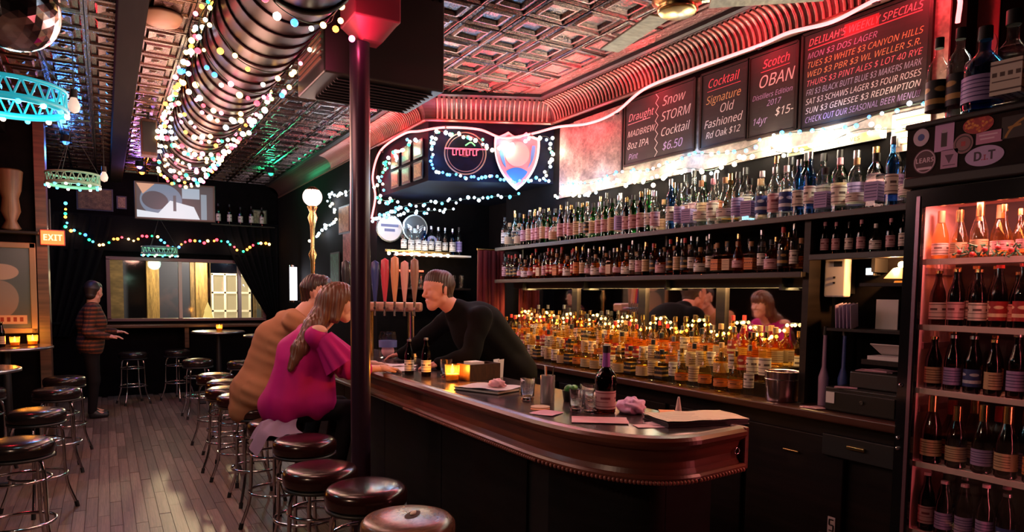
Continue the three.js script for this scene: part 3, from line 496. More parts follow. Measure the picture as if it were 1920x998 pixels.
// ---------- people ----------
function sdfGeo(prims, k, cell, bump) {
  const lo = [1e9, 1e9, 1e9], hi = [-1e9, -1e9, -1e9];
  for (const p of prims) { const pts = p.b ? [p.a, p.b] : [p.a], R = p.r ? Math.max(...p.r) : Math.max(p.ra, p.rb ?? p.ra); for (const q of pts) for (let i = 0; i < 3; i++) { lo[i] = Math.min(lo[i], q[i] - R - 0.03); hi[i] = Math.max(hi[i], q[i] + R + 0.03); } }
  const size = Math.max(hi[0] - lo[0], hi[1] - lo[1], hi[2] - lo[2]) + cell * 6, N = Math.ceil(size / cell), c = lo.map((v, i) => (v + hi[i]) / 2);
  const mc = new MarchingCubes(N, M.skin, false, false, 160000); mc.isolation = 0;
  const half = size / 2, st = N / 2;
  const iv = prims.map((p) => { const b = p.b || p.a, d = [b[0] - p.a[0], b[1] - p.a[1], b[2] - p.a[2]]; return { a: p.a, d, l: Math.max(1e-9, d[0] ** 2 + d[1] ** 2 + d[2] ** 2), ra: p.ra, rb: p.rb ?? p.ra, r: p.r, k: p.k ?? k, cut: p.cut }; });
  for (let z = 0; z < N; z++) { const wz = c[2] + (z - st) / st * half; if (wz < lo[2] || wz > hi[2]) { mc.field.fill(-1, z * N * N, (z + 1) * N * N); continue; }
    for (let y = 0; y < N; y++) { const wy = c[1] + (y - st) / st * half; for (let x = 0; x < N; x++) { const wx = c[0] + (x - st) / st * half; const at = z * N * N + y * N + x;
      if (wy < lo[1] || wy > hi[1] || wx < lo[0] || wx > hi[0]) { mc.field[at] = -1; continue; }
      let d = 9;
      for (const p of iv) { let e; const px = wx - p.a[0], py = wy - p.a[1], pz = wz - p.a[2];
        if (p.r) { const q = Math.hypot(px / p.r[0], py / p.r[1], pz / p.r[2]); e = (q - 1) * Math.min(...p.r); }
        else { let t = (px * p.d[0] + py * p.d[1] + pz * p.d[2]) / p.l; t = t < 0 ? 0 : t > 1 ? 1 : t; e = Math.hypot(px - p.d[0] * t, py - p.d[1] * t, pz - p.d[2] * t) - (p.ra + (p.rb - p.ra) * t); }
        if (p.cut) { const h = Math.max(0, Math.min(1, 0.5 + 0.5 * (d + e) / p.k)); d = -(-d * h + e * (1 - h) - p.k * h * (1 - h)) ; d = Math.max(d, -e); }
        else { const h = Math.max(0, Math.min(1, 0.5 + 0.5 * (e - d) / p.k)); d = e * (1 - h) + d * h - p.k * h * (1 - h); } }
      if (bump) d += bump(wx, wy, wz);
      mc.field[at] = -d; } } }
  mc.update();
  const n = mc.count, g = new THREE.BufferGeometry(), P = new Float32Array(n * 3), Nn = new Float32Array(n * 3);
  for (let i = 0; i < n; i++) for (let j = 0; j < 3; j++) { P[i * 3 + j] = c[j] + mc.positionArray[i * 3 + j] * half; Nn[i * 3 + j] = mc.normalArray[i * 3 + j]; }
  g.setAttribute('position', new THREE.BufferAttribute(P, 3)); g.setAttribute('normal', new THREE.BufferAttribute(Nn, 3));
  const u = new Float32Array(n * 2); for (let i = 0; i < n; i++) { u[i * 2] = (P[i * 3] + P[i * 3 + 2]) * 3; u[i * 2 + 1] = P[i * 3 + 1] * 3; } g.setAttribute('uv', new THREE.BufferAttribute(u, 2));
  return g;
}
const cap = (a, b, ra, rb = ra, k) => ({ a, b, ra, rb, k });
const ell = (a, r, k) => ({ a, r, k });
function frame(c, fwd, up) { const f = V(...fwd).normalize(), r = f.clone().cross(V(...up)).normalize(), u = r.clone().cross(f); return (x, y, z) => [c[0] + r.x * x + u.x * y + f.x * z, c[1] + r.y * x + u.y * y + f.y * z, c[2] + r.z * x + u.z * y + f.z * z]; }
function headPrims(c, fwd, up, neck, s = 1) {   // c centre of skull
  const h = frame(c, fwd, up), q = (x, y, z) => h(x * s, y * s, z * s), S = (v) => v * s;
  return [cap(q(0, 0.03, -0.02), q(0, 0.035, 0.015), S(0.082), S(0.08), 0.02), cap(q(0, -0.03, 0.03), q(0, -0.075, 0.05), S(0.062), S(0.042), 0.03), cap(q(0, -0.1, 0.062), q(0, -0.1, 0.066), S(0.022), S(0.022), 0.025),
    cap(q(0.045, -0.06, 0.01), q(0, -0.095, 0.06), S(0.022), S(0.02), 0.025), cap(q(-0.045, -0.06, 0.01), q(0, -0.095, 0.06), S(0.022), S(0.02), 0.025),
    cap(q(0, 0.012, 0.088), q(0, -0.022, 0.112), S(0.009), S(0.013), 0.012), cap(q(0.012, -0.028, 0.098), q(-0.012, -0.028, 0.098), S(0.009), S(0.009), 0.008),
    cap(q(0.035, 0.022, 0.078), q(-0.035, 0.022, 0.078), S(0.013), S(0.013), 0.015), cap(q(0.014, -0.058, 0.088), q(-0.014, -0.058, 0.088), S(0.009), S(0.009), 0.01), cap(q(0.012, -0.07, 0.085), q(-0.012, -0.07, 0.085), S(0.009), S(0.009), 0.008),
    cap(q(0.035, -0.02, 0.07), q(0.04, -0.04, 0.055), S(0.025), S(0.02), 0.02), cap(q(-0.035, -0.02, 0.07), q(-0.04, -0.04, 0.055), S(0.025), S(0.02), 0.02),
    cap(q(0.08, 0.015, -0.005), q(0.083, -0.025, 0.0), S(0.012), S(0.009), 0.008), cap(q(-0.08, 0.015, -0.005), q(-0.083, -0.025, 0.0), S(0.012), S(0.009), 0.008),
    cap(q(0, -0.06, -0.02), neck, S(0.055), S(0.06), 0.03)];
}
function handPrims(w, dir, up, side, curl = 0.25, s = 1) {   // w wrist, dir towards the fingers, up back of hand
  const h = frame(w, dir, up), out = [cap(h(0, 0, 0), h(0, 0, 0.03 * s), 0.026 * s, 0.026 * s, 0.02)];
  for (const x of [-0.028, -0.009, 0.009, 0.028]) out.push(cap(h(x * 0.6 * s, 0, 0.02 * s), h(x * s, 0, 0.085 * s), 0.014 * s, 0.012 * s, 0.012));
  const len = [0.07, 0.083, 0.078, 0.06];
  [-0.031, -0.0105, 0.0105, 0.031].forEach((x, i) => { const L = len[side > 0 ? i : 3 - i] * s, c1 = Math.sin(curl), c2 = Math.sin(curl * 2.4);
    const a = h(x * s, 0, 0.088 * s), b = h(x * 1.12 * s, -c1 * L * 0.45, 0.088 * s + L * 0.45), c = h(x * 1.15 * s, -c1 * L * 0.45 - c2 * L * 0.5, 0.088 * s + L * 0.45 + Math.cos(curl * 2.4) * L * 0.5);
    out.push(cap(a, b, 0.0095 * s, 0.0088 * s, 0.005), cap(b, c, 0.0088 * s, 0.0075 * s, 0.003)); });
  const t = -side; out.push(cap(h(t * 0.022 * s, -0.005, 0.02 * s), h(t * 0.05 * s, -0.012 * s, 0.055 * s), 0.015 * s, 0.0115 * s, 0.01), cap(h(t * 0.05 * s, -0.012 * s, 0.055 * s), h(t * 0.058 * s, -0.02 * s, 0.09 * s), 0.0105 * s, 0.0085 * s, 0.004));
  return out;
}
function person(o) {
  const p = thing('person', o.label, 'person');
  const J = o.j, T = [];
  // torso and limbs in skin
  T.push(cap(J.pelvisL, J.pelvisR, 0.105 * o.w, 0.105 * o.w, 0.05), cap(J.pelvis, J.chest, 0.11 * o.w, 0.13 * o.w, 0.06), cap(J.chest, J.neck, 0.12 * o.w, 0.06, 0.06), cap(J.shL, J.shR, 0.055, 0.055, 0.06));
  for (const s of ['L', 'R']) {
    T.push(cap(J['sh' + s], J['el' + s], 0.046, 0.036, 0.03), cap(J['el' + s], J['wr' + s], 0.035, 0.024, 0.02));
    T.push(cap(J['hip' + s], J['kn' + s], 0.082, 0.055, 0.04), cap(J['kn' + s], J['an' + s], 0.052, 0.034, 0.03), cap(J['an' + s], J['toe' + s], 0.034, 0.028, 0.02));
  }
  const geos = [sdfGeo(T, 0.04, 0.014), sdfGeo(headPrims(J.head, o.look, o.headUp, J.neck, o.hs || 1.06), 0.02, 0.0042)];
  for (const s of ['L', 'R']) geos.push(sdfGeo(handPrims(J['wr' + s], J['hd' + s], J['hu' + s] || [0, 1, 0], s === 'L' ? 1 : -1, o.curl || 0.25), 0.008, 0.0034));
  obj('body', geos, o.skin || M.skin, p);
  const k = (o.hs || 1.06), h = frame(J.head, o.look, o.headUp), hk = (a, b, c) => h(a * k, b * k, c * k);
  for (const s of [-1, 1]) obj('eye', sph(0.011, ...h(s * 0.032 * k, 0.004 * k, 0.078 * k), 10, 8), M.blackGloss, p);
  const top = [], bot = [];
  const t = o.thick ?? 0.014;
  top.push(cap(J.pelvisL, J.pelvisR, 0.11 * o.w + t, 0.11 * o.w + t, 0.06), cap(J.pelvis, J.chest, 0.115 * o.w + t, 0.135 * o.w + t, 0.07), cap(J.chest, J.collar, 0.125 * o.w + t, 0.075 + t, 0.06), cap(J.shL, J.shR, 0.062 + t, 0.062 + t, 0.06));
  for (const s of ['L', 'R']) { top.push(cap(J['sh' + s], J['el' + s], 0.056 + t, 0.045 + t, 0.03)); if (!o.shortSleeve) top.push(cap(J['el' + s], J['wr' + s], 0.043 + t, 0.034 + t * 0.5, 0.025)); }
  for (const e of o.topExtra || []) top.push(e);
  obj(o.topName, sdfGeo(top, 0.04, 0.0115, o.fold), o.topMat, p);
  for (const s of ['L', 'R']) bot.push(cap(J['hip' + s], J['kn' + s], 0.098, 0.068, 0.05), cap(J['kn' + s], J['an' + s], 0.064, 0.05, 0.03));
  bot.push(cap(J.pelvisL, J.pelvisR, 0.115 * o.w, 0.115 * o.w, 0.05));
  obj('trousers', sdfGeo(bot, 0.04, 0.014), o.botMat, p);
  for (const s of ['L', 'R']) obj('shoe', sdfGeo([cap(J['an' + s], [J['toe' + s][0] * 0.3 + J['an' + s][0] * 0.7, J['toe' + s][1] + 0.02, J['toe' + s][2] * 0.3 + J['an' + s][2] * 0.7], 0.045, 0.042, 0.03), cap([J['an' + s][0], J['toe' + s][1], J['an' + s][2]], J['toe' + s], 0.042, 0.036, 0.03)], 0.02, 0.01), M.black, p);
  if (o.hair) obj('hair', sdfGeo(o.hair(hk, k), 0.02, 0.005, o.hairBump), o.hairMat, p);
  return p;
}
const add = (a, x, y, z) => [a[0] + x, a[1] + y, a[2] + z];
const clothFine = rep(cloth, 14, 14), fabric = (c, r = 0.8) => matte(c, r, 0.25, { map: clothFine });
// woman in magenta
{
  const neck = [1.30, 1.425, -4.82], head = [1.415, 1.575, -4.8];
  const P = person({ label: 'person in magenta cold-shoulder blouse with long brown hair leaning on bar', w: 1.08, hs: 1.03,
    j: { pelvis: [1.04, 0.87, -4.86], pelvisL: [1.03, 0.86, -4.94], pelvisR: [1.03, 0.86, -4.77], chest: [1.17, 1.22, -4.84], neck, collar: [1.255, 1.35, -4.83], head, shL: [1.24, 1.355, -4.98], shR: [1.225, 1.35, -4.66],
      elL: [1.5, 1.15, -5.06], wrL: [1.72, 1.115, -4.98], hdL: [1, -0.05, 0.1], elR: [1.43, 1.12, -4.6], wrR: [1.68, 1.115, -4.66], hdR: [1, -0.05, -0.1],
      hipL: [1.06, 0.85, -4.94], knL: [1.47, 0.82, -4.95], anL: [1.38, 0.36, -4.95], toeL: [1.55, 0.31, -4.95], hipR: [1.06, 0.85, -4.76], knR: [1.47, 0.82, -4.74], anR: [1.38, 0.36, -4.74], toeR: [1.55, 0.31, -4.74] },
    look: [1, -0.08, 0.12], headUp: [-0.1, 1, 0], topName: 'blouse', topMat: fabric([0.66, 0.02, 0.27], 0.65), botMat: fabric([0.012, 0.01, 0.014]), thick: 0.012, shortSleeve: true, skin: std([0.66, 0.36, 0.28], 0.5),
    topExtra: [cap([1.3, 1.27, -4.63], [1.40, 1.16, -4.6], 0.07, 0.085, 0.02), cap([1.36, 1.2, -4.6], [1.42, 1.13, -4.58], 0.085, 0.075, 0.02), cap([1.27, 1.2, -4.78], [1.24, 0.9, -4.76], 0.10, 0.14, 0.06), cap([1.12, 1.15, -4.76], [1.06, 0.92, -4.76], 0.12, 0.14, 0.06), cap([1.44, 1.13, -4.6], [1.55, 1.12, -4.62], 0.06, 0.06, 0.02)],
    fold: (x, y, z) => 0.0035 * Math.sin(38 * (x * 0.85 + y * 0.35) + 14 * z + 2.5 * Math.sin(9 * y)) * (y > 1.3 ? 0.3 : 1) + (x > 1.32 ? 0.005 * Math.sin(95 * x + 60 * z) : 0.0015 * Math.sin(60 * x + 35 * z)),
    hairMat: std([0.11, 0.04, 0.022], 0.35), hairBump: (x, y, z) => 0.0025 * Math.sin(190 * z + 40 * x) + 0.002 * Math.sin(260 * x - 30 * y),
    hair: (h, k) => [cap(h(0, 0.055, -0.02), h(0, 0.045, -0.04), 0.092 * k, 0.09 * k), cap(h(0, 0.06, 0.02), h(0, 0.02, -0.05), 0.086 * k, 0.09 * k), cap(h(0, -0.02, -0.06), [1.235, 1.4, -4.78], 0.085, 0.075, 0.04), cap([1.225, 1.42, -4.74], [1.12, 1.27, -4.69], 0.06, 0.05, 0.03), cap([1.12, 1.27, -4.68], [1.045, 1.14, -4.64], 0.05, 0.02, 0.03), cap(h(0.06, 0.02, 0.0), h(0.075, -0.1, -0.02), 0.04, 0.035, 0.03), cap(h(-0.06, 0.02, 0.0), h(-0.075, -0.1, -0.02), 0.04, 0.035, 0.03)] });
  { const A = V(1.265, 1.345, -4.645), B = V(1.385, 1.16, -4.59), d = B.clone().sub(A), f = d.clone().normalize(), r = f.clone().cross(V(0, 0, 1)).normalize(), u = r.clone().cross(f), Q = [], I = [], n = 56, m = 10;
    for (let j = 0; j <= m; j++) for (let i = 0; i <= n; i++) { const a = i / n * 2 * PI, t = j / m, R = 0.07 + 0.055 * t + 0.014 * t * Math.sin(a * 9), p = A.clone().addScaledVector(d, t).addScaledVector(r, R * Math.cos(a)).addScaledVector(u, R * Math.sin(a)); Q.push(p.x, p.y, p.z); }
    for (let j = 0; j < m; j++) for (let i = 0; i < n; i++) { const a = j * (n + 1) + i; I.push(a, a + 1, a + n + 1, a + 1, a + n + 2, a + n + 1); }
    const g = new THREE.BufferGeometry(); g.setAttribute('position', new THREE.Float32BufferAttribute(Q, 3)); g.setIndex(I); g.computeVertexNormals();
    obj('sleeve_ruffle', clean(g), P.children.find((o) => o.name === 'blouse').material, P); }
  obj('bare_shoulder', sdfGeo([ell([1.235, 1.392, -4.645], [0.06, 0.04, 0.05])], 0.02, 0.005), P.children[0].material, P).userData.label = 'skin at the open shoulder';
}
// man in tan jacket
{
  const neck = [1.345, 1.475, -5.57], head = [1.465, 1.64, -5.55];
  const P = person({ label: 'person in tan corduroy jacket with short dark hair and glasses at bar', w: 1.12, hs: 1.08,
    j: { pelvis: [0.99, 0.88, -5.62], pelvisL: [0.98, 0.87, -5.71], pelvisR: [0.98, 0.87, -5.52], chest: [1.17, 1.27, -5.6], neck, collar: [1.3, 1.42, -5.58], head, shL: [1.27, 1.42, -5.8], shR: [1.25, 1.42, -5.4],
      elL: [1.5, 1.17, -5.85], wrL: [1.72, 1.115, -5.72], hdL: [1, -0.05, 0.2], elR: [1.46, 1.16, -5.36], wrR: [1.7, 1.115, -5.45], hdR: [1, -0.05, -0.1],
      hipL: [1.02, 0.86, -5.72], knL: [1.46, 0.83, -5.75], anL: [1.36, 0.36, -5.75], toeL: [1.54, 0.31, -5.77], hipR: [1.02, 0.86, -5.52], knR: [1.46, 0.83, -5.48], anR: [1.36, 0.36, -5.48], toeR: [1.54, 0.31, -5.46] },
    look: [1, -0.1, 0.35], headUp: [-0.12, 1, 0], topName: 'jacket', topMat: fabric([0.54, 0.25, 0.13], 0.85), botMat: fabric([0.014, 0.014, 0.02]), thick: 0.02,
    topExtra: [cap([0.97, 0.9, -5.6], [0.89, 0.73, -5.56], 0.12, 0.1, 0.06), cap([0.95, 0.88, -5.72], [0.9, 0.74, -5.7], 0.1, 0.09, 0.06)],
    fold: (x, y, z) => 0.0022 * Math.sin(30 * (x * 0.8 + y * 0.5) + 9 * Math.sin(6 * z + 5 * y)) + (z > -5.45 ? 0.004 : 0.0015) * Math.sin(70 * (y + 0.4 * x) + 12 * z),
    hairMat: std([0.03, 0.013, 0.011], 0.4), hairBump: (x, y, z) => 0.0025 * Math.sin(200 * x + 170 * z),
    hair: (h, k) => [cap(h(0, 0.065, -0.02), h(0, 0.075, 0.035), 0.085 * k, 0.07 * k), cap(h(0, 0.03, -0.045), h(0, -0.04, -0.055), 0.083 * k, 0.055 * k), cap(h(0.04, 0.085, 0.06), h(-0.04, 0.09, 0.06), 0.032, 0.035)] });
  const h = frame(head, [1, -0.1, 0.35], [-0.12, 1, 0]);
  obj('glasses', [rod(h(0.03, 0.008, 0.104), h(0.085, 0.01, 0.0), 0.003, 5), rod(h(-0.03, 0.008, 0.104), h(-0.085, 0.01, 0.0), 0.003, 5), rod(h(-0.065, 0.022, 0.102), h(0.065, 0.022, 0.102), 0.003, 5), rod(h(-0.065, -0.02, 0.102), h(-0.012, -0.02, 0.108), 0.002, 5), rod(h(0.065, -0.02, 0.102), h(0.012, -0.02, 0.108), 0.002, 5)], M.black, P);
}
// barman
{
  const neck = [2.37, 1.55, -4.92], head = [2.255, 1.68, -4.93];
  person({ label: 'person in black jacket behind the bar bending towards the seated couple', w: 1.42, hs: 1.2,
    j: { pelvis: [2.86, 1.03, -4.88], pelvisL: [2.88, 1.0, -4.78], pelvisR: [2.88, 1.0, -4.99], chest: [2.6, 1.36, -4.9], neck, collar: [2.42, 1.51, -4.91], head, shL: [2.5, 1.47, -4.68], shR: [2.48, 1.47, -5.13],
      elL: [2.38, 1.18, -4.62], wrL: [2.2, 1.115, -4.78], hdL: [-1, -0.05, -0.35], elR: [2.36, 1.27, -5.42], wrR: [2.2, 1.13, -5.55], hdR: [-0.8, -0.15, -0.4],
      hipL: [2.88, 0.97, -4.77], knL: [2.84, 0.52, -4.75], anL: [2.88, 0.09, -4.75], toeL: [2.72, 0.04, -4.74], hipR: [2.88, 0.97, -5.0], knR: [2.84, 0.52, -5.03], anR: [2.88, 0.09, -5.03], toeR: [2.72, 0.04, -5.05] },
    look: [-1, -0.12, 0.12], headUp: [-0.12, 1, 0], topName: 'jacket', topMat: fabric([0.006, 0.005, 0.006], 0.9), botMat: fabric([0.01, 0.01, 0.012]), thick: 0.03, skin: std([0.66, 0.27, 0.21], 0.5),
    topExtra: [cap([2.84, 1.05, -4.88], [2.93, 0.93, -4.86], 0.16, 0.15, 0.06), cap([2.62, 1.4, -4.9], [2.84, 1.17, -4.88], 0.17, 0.17, 0.06)],
    fold: (x, y, z) => 0.004 * Math.sin(30 * (x + y) + 8 * z),
    hairMat: std([0.05, 0.022, 0.018], 0.5), hairBump: (x, y, z) => 0.0015 * Math.sin(260 * x + 230 * z),
    hair: (h, k) => [cap(h(0, 0.045, -0.03), h(0, 0.058, 0.008), 0.086 * k, 0.08 * k), cap(h(0, 0.02, -0.036), h(0, -0.035, -0.04), 0.082 * k, 0.06 * k), cap(h(0.066, 0.02, 0.0), h(0.07, -0.01, 0.0), 0.018 * k, 0.012 * k), cap(h(-0.066, 0.02, 0.0), h(-0.07, -0.01, 0.0), 0.018 * k, 0.012 * k)] });
}
// blurred figure by the window in a plaid shirt
{
  const plaid = canvas(128, 128, (c) => { c.fillStyle = '#5a2a16'; c.fillRect(0, 0, 128, 128); c.fillStyle = '#1b0f0c'; for (let i = 0; i < 4; i++) { c.globalAlpha = 0.8; c.fillRect(0, i * 32, 128, 13); c.globalAlpha = 0.45; c.fillRect(i * 32, 0, 12, 128); } c.globalAlpha = 0.7; c.fillStyle = '#b5622c'; for (let i = 0; i < 4; i++) c.fillRect(0, i * 32 + 20, 128, 3); });
  plaid.wrapS = plaid.wrapT = THREE.RepeatWrapping; plaid.repeat.set(1.6, 1.6);
  const z = -10.3, x = -0.18;
  person({ label: 'person in brown plaid shirt standing near the curtained street window', w: 1.1, hs: 1.06,
    j: { pelvis: [x, 0.95, z], pelvisL: [x, 0.93, z - 0.1], pelvisR: [x, 0.93, z + 0.1], chest: [x + 0.02, 1.26, z], neck: [x + 0.03, 1.47, z], collar: [x + 0.03, 1.41, z], head: [x + 0.05, 1.62, z], shL: [x + 0.02, 1.4, z - 0.19], shR: [x + 0.02, 1.4, z + 0.19],
      elL: [x + 0.06, 1.12, z - 0.24], wrL: [x + 0.27, 1.1, z - 0.2], hdL: [1, 0, 0], elR: [x - 0.02, 1.12, z + 0.25], wrR: [x + 0.2, 1.06, z + 0.22], hdR: [1, 0, 0],
      hipL: [x, 0.9, z - 0.1], knL: [x + 0.03, 0.49, z - 0.1], anL: [x, 0.09, z - 0.1], toeL: [x + 0.15, 0.04, z - 0.1], hipR: [x, 0.9, z + 0.1], knR: [x + 0.03, 0.49, z + 0.1], anR: [x, 0.09, z + 0.1], toeR: [x + 0.15, 0.04, z + 0.1] },
    look: [0.6, -0.1, -0.8], headUp: [0, 1, 0], topName: 'shirt', topMat: std(0xffffff, 0.85, 0, { map: plaid }), botMat: fabric([0.014, 0.012, 0.014]), thick: 0.016,
    fold: (a, b, c) => 0.004 * Math.sin(30 * b + 20 * a), hairMat: std([0.02, 0.01, 0.008], 0.5),
    hair: (h, k) => [cap(h(0, 0.06, -0.025), h(0, 0.065, 0.03), 0.085 * k, 0.07 * k), cap(h(0, 0.03, -0.04), h(0, -0.04, -0.05), 0.085 * k, 0.06 * k)] });
}
// coat lying over the woman's stool
{
  const n = 22, P = [], I = []; for (let j = 0; j <= n; j++) for (let i = 0; i <= n; i++) { const u = i / n, v = j / n, x = 0.80 + 0.30 * u + 0.02 * Math.sin(v * 7), z = -4.74 + 0.16 * v, over = Math.max(0, v - 0.45) * 0.16 + Math.max(0, 0.25 - u) * 0.5; P.push(x, 0.795 - over + 0.008 * Math.sin(u * 17 + v * 9), z); }
  for (let j = 0; j < n; j++) for (let i = 0; i < n; i++) { const a = j * (n + 1) + i; I.push(a, a + n + 1, a + 1, a + 1, a + n + 1, a + n + 2); }
  const g = new THREE.BufferGeometry(); g.setAttribute('position', new THREE.Float32BufferAttribute(P, 3)); g.setIndex(I); g.computeVertexNormals();
  single('folded_scarf', 'crumpled lilac scarf lying over the stool under the magenta blouse', 'scarf', clean(g), fabric([0.55, 0.38, 0.6], 0.8));
}
// ---------- bottles ----------
const labelTex = (bg, fg, k) => canvas(64, 64, (c) => { c.fillStyle = bg; c.fillRect(0, 0, 64, 64); c.fillStyle = fg; if (k === 0) { c.fillRect(0, 6, 64, 3); c.fillRect(0, 54, 64, 3); for (let i = 0; i < 4; i++) c.fillRect(4 + i * 16, 22, 10, 8); c.fillRect(4, 38, 56, 2); } else if (k === 1) { c.fillRect(0, 40, 64, 12); c.beginPath(); for (let i = 0; i < 4; i++) { c.moveTo(8 + i * 16 + 6, 20); c.arc(8 + i * 16, 20, 6, 0, 7); } c.fill(); } else { for (let i = 0; i < 5; i++) c.fillRect(4, 10 + i * 10, 56, 3 - (i % 2)); } });
const LM = {
  white: std(0xffffff, 0.6, 0, { map: labelTex('#d9cfc6', '#5a4a48', 0) }), cream: std(0xffffff, 0.6, 0, { map: labelTex('#c7a983', '#5c3420', 2) }), pink: std(0xffffff, 0.6, 0, { map: labelTex('#c99aa0', '#7b3644', 0) }),
  black: std(0xffffff, 0.5, 0, { map: labelTex('#14121a', '#b08a50', 1) }), red: std(0xffffff, 0.6, 0, { map: labelTex('#9c1f22', '#e3c9a2', 1) }), lilac: std(0xffffff, 0.6, 0, { map: labelTex('#a48fc4', '#3b2b66', 2) }), blue: std(0xffffff, 0.6, 0, { map: labelTex('#2b3f80', '#cfd6e6', 1) }), orange: std(0xffffff, 0.6, 0, { map: labelTex('#d07a3a', '#5a2110', 0) }),
};
const GM = { clear: glass([0.93, 0.96, 0.94]), amber: glass([0.9, 0.5, 0.16]), brown: glass([0.22, 0.08, 0.03]), green: glass([0.12, 0.42, 0.14]), dark: glass([0.04, 0.035, 0.03]), blue: glass([0.18, 0.42, 0.75]), gold: glass([0.98, 0.82, 0.42]) };
const CM = { black: M.black, gold: M.brass, red: std([0.5, 0.03, 0.03], 0.4), silver: M.steel, white: M.white, wood: std([0.4, 0.22, 0.1], 0.6), pink: std([0.75, 0.35, 0.45], 0.5) };
const SH = {
  tall: { b: [[0, 0.004], [0.033, 0], [0.0365, 0.008], [0.0365, 0.185], [0.031, 0.208], [0.016, 0.232], [0.0135, 0.245], [0.0135, 0.282]], l: [0.037, 0.045, 0.15], c: [0.015, 0.268, 0.305] },
  squat: { b: [[0, 0.004], [0.046, 0], [0.05, 0.01], [0.051, 0.11], [0.045, 0.14], [0.022, 0.165], [0.015, 0.175], [0.0145, 0.215]], l: [0.0515, 0.03, 0.1], c: [0.0175, 0.203, 0.238] },
  slim: { b: [[0, 0.004], [0.026, 0], [0.03, 0.008], [0.031, 0.2], [0.027, 0.22], [0.014, 0.25], [0.012, 0.26], [0.012, 0.305]], l: [0.0315, 0.06, 0.15], c: [0.0135, 0.29, 0.325] },
  bulb: { b: [[0, 0.004], [0.035, 0], [0.042, 0.02], [0.047, 0.07], [0.042, 0.13], [0.024, 0.175], [0.014, 0.21], [0.013, 0.265]], l: [0.0478, 0.045, 0.095], c: [0.0155, 0.25, 0.285] },
  beer: { b: [[0, 0.003], [0.028, 0], [0.0305, 0.006], [0.0305, 0.12], [0.027, 0.145], [0.016, 0.18], [0.0125, 0.2], [0.0125, 0.226]], l: [0.031, 0.03, 0.1], c: [0.0142, 0.22, 0.232] },
  champ: { b: [[0, 0.012], [0.036, 0], [0.0425, 0.008], [0.0425, 0.13], [0.039, 0.16], [0.02, 0.225], [0.015, 0.25], [0.0145, 0.275]], l: [0.043, 0.035, 0.105], c: [0.0195, 0.225, 0.295] },
  square: null,
};
const geoCache = {};
function bottleGeo(s) {
  if (geoCache[s]) return geoCache[s];
  if (s === 'square') { const body = mg([rbx(0.07, 0.165, 0.07, 0.012, 0, 0.0825, 0), lathe([[0.03, 0.162], [0.018, 0.178], [0.0145, 0.19], [0.0145, 0.23]], 14)]); return geoCache[s] = { body: clean(body), label: bx(0.072, 0.09, 0.072, 0, 0.08, 0), cap: cy(0.018, 0.018, 0.038, 0, 0.222, 0, 14) }; }
  const d = SH[s]; return geoCache[s] = { body: lathe(d.b, 18), label: new THREE.CylinderGeometry(d.l[0], d.l[0], d.l[2] - d.l[1], 18, 1, true).translate(0, (d.l[1] + d.l[2]) / 2, 0), cap: cy(d.c[0], d.c[0] * 1.04, d.c[2] - d.c[1], 0, d.c[1], 0, 14) };
}
const proto = {};
function bottle(kind, where, group, x, y, z, sc = 1, name = 'liquor_bottle') {
  const [s, g, l, c] = kind, key = kind.join() + where;
  const adj = { clear: 'clear glass', amber: 'amber', brown: 'brown glass', green: 'green glass', dark: 'black glass', blue: 'blue glass', gold: 'golden' }[g], shp = { tall: '', squat: 'squat ', slim: 'slender ', bulb: 'round-bellied ', beer: '', champ: 'thick ', square: 'square ' }[s];
  const label = `${shp}${adj} bottle with ${l} label and ${c} cap ${where}`;
  const turn = rnd() * 6.28 * (s === 'square' ? 0.03 : 1), w = sc * rr(0.96, 1.04), h = sc * rr(0.94, 1.08);
  if (!proto[key]) {
    const p = thing(name, label, 'bottle', [x, y, z], turn, `${group}: ${shp}${g} ${l} ${c}`), G = bottleGeo(s); p.scale.set(w, h, w);
    obj('glass', G.body, GM[g], p); obj('label', G.label, LM[l], p); obj('cap', G.cap, CM[c], p); return proto[key] = p;
  }
  return dup(proto[key], [x, y, z], turn, null, null, [w, h, w]);
}
const K = (list) => list.split(' ').map((s) => s.split('/'));
const RAD = { tall: 0.0375, squat: 0.052, slim: 0.032, bulb: 0.0485, beer: 0.0315, champ: 0.0435, square: 0.042 };
function row(kinds, where, group, x, y, z0, z1, gap, sc, jx = 0.006, name) { for (let z = z0; z < z1;) { const k = pick(kinds), r = RAD[k[0]] * sc * 1.045; bottle(k, where, group, x + rr(-jx, jx), y, z + r, sc, name); z += 2 * r + gap * rr(0.4, 1.6); } }

// ---------- back bar ----------
{
  const b = thing('back_bar_counter', 'dark wooden back-bar cabinet with brown-edged ledge under the bottles', 'cabinet', [0, 0, 0]);
  obj('ledge', uvm(rbx(0.37, 0.05, 4.3, 0.012, 3.47, 1.02, -3.98)), M.ledgeWood, b);
  obj('body', uvm(span(3.40, 3.655, 0.02, 0.995, -6.1, -1.86)), M.darkWood, b);
  for (let i = 0; i < 6; i++) { const z = -5.9 + i * 0.68; const d = obj('door', uvm(rbx(0.03, 0.8, 0.64, 0.008, 3.385, 0.5, z)), M.darkWood, b); obj('handle', [rod([3.36, 0.78, z - 0.05], [3.36, 0.78, z + 0.05], 0.007, 6)], M.brass, d); }
  for (let i = 0; i < 2; i++) { const d = obj('drawer', uvm(rbx(0.03, 0.12, 0.4, 0.006, 3.365, 0.86 - i * 0.55, -2.1)), M.black, b); obj('drawer_pull', [rbx(0.02, 0.02, 0.1, 0.005, 3.345, 0.87 - i * 0.55, -2.1)], M.brass, d); }
  obj('riser', uvm(mg([span(3.435, 3.645, 1.045, 1.13, -6.05, -2.74), span(3.54, 3.645, 1.13, 1.22, -6.05, -2.74)])), M.darkWood, b);
}
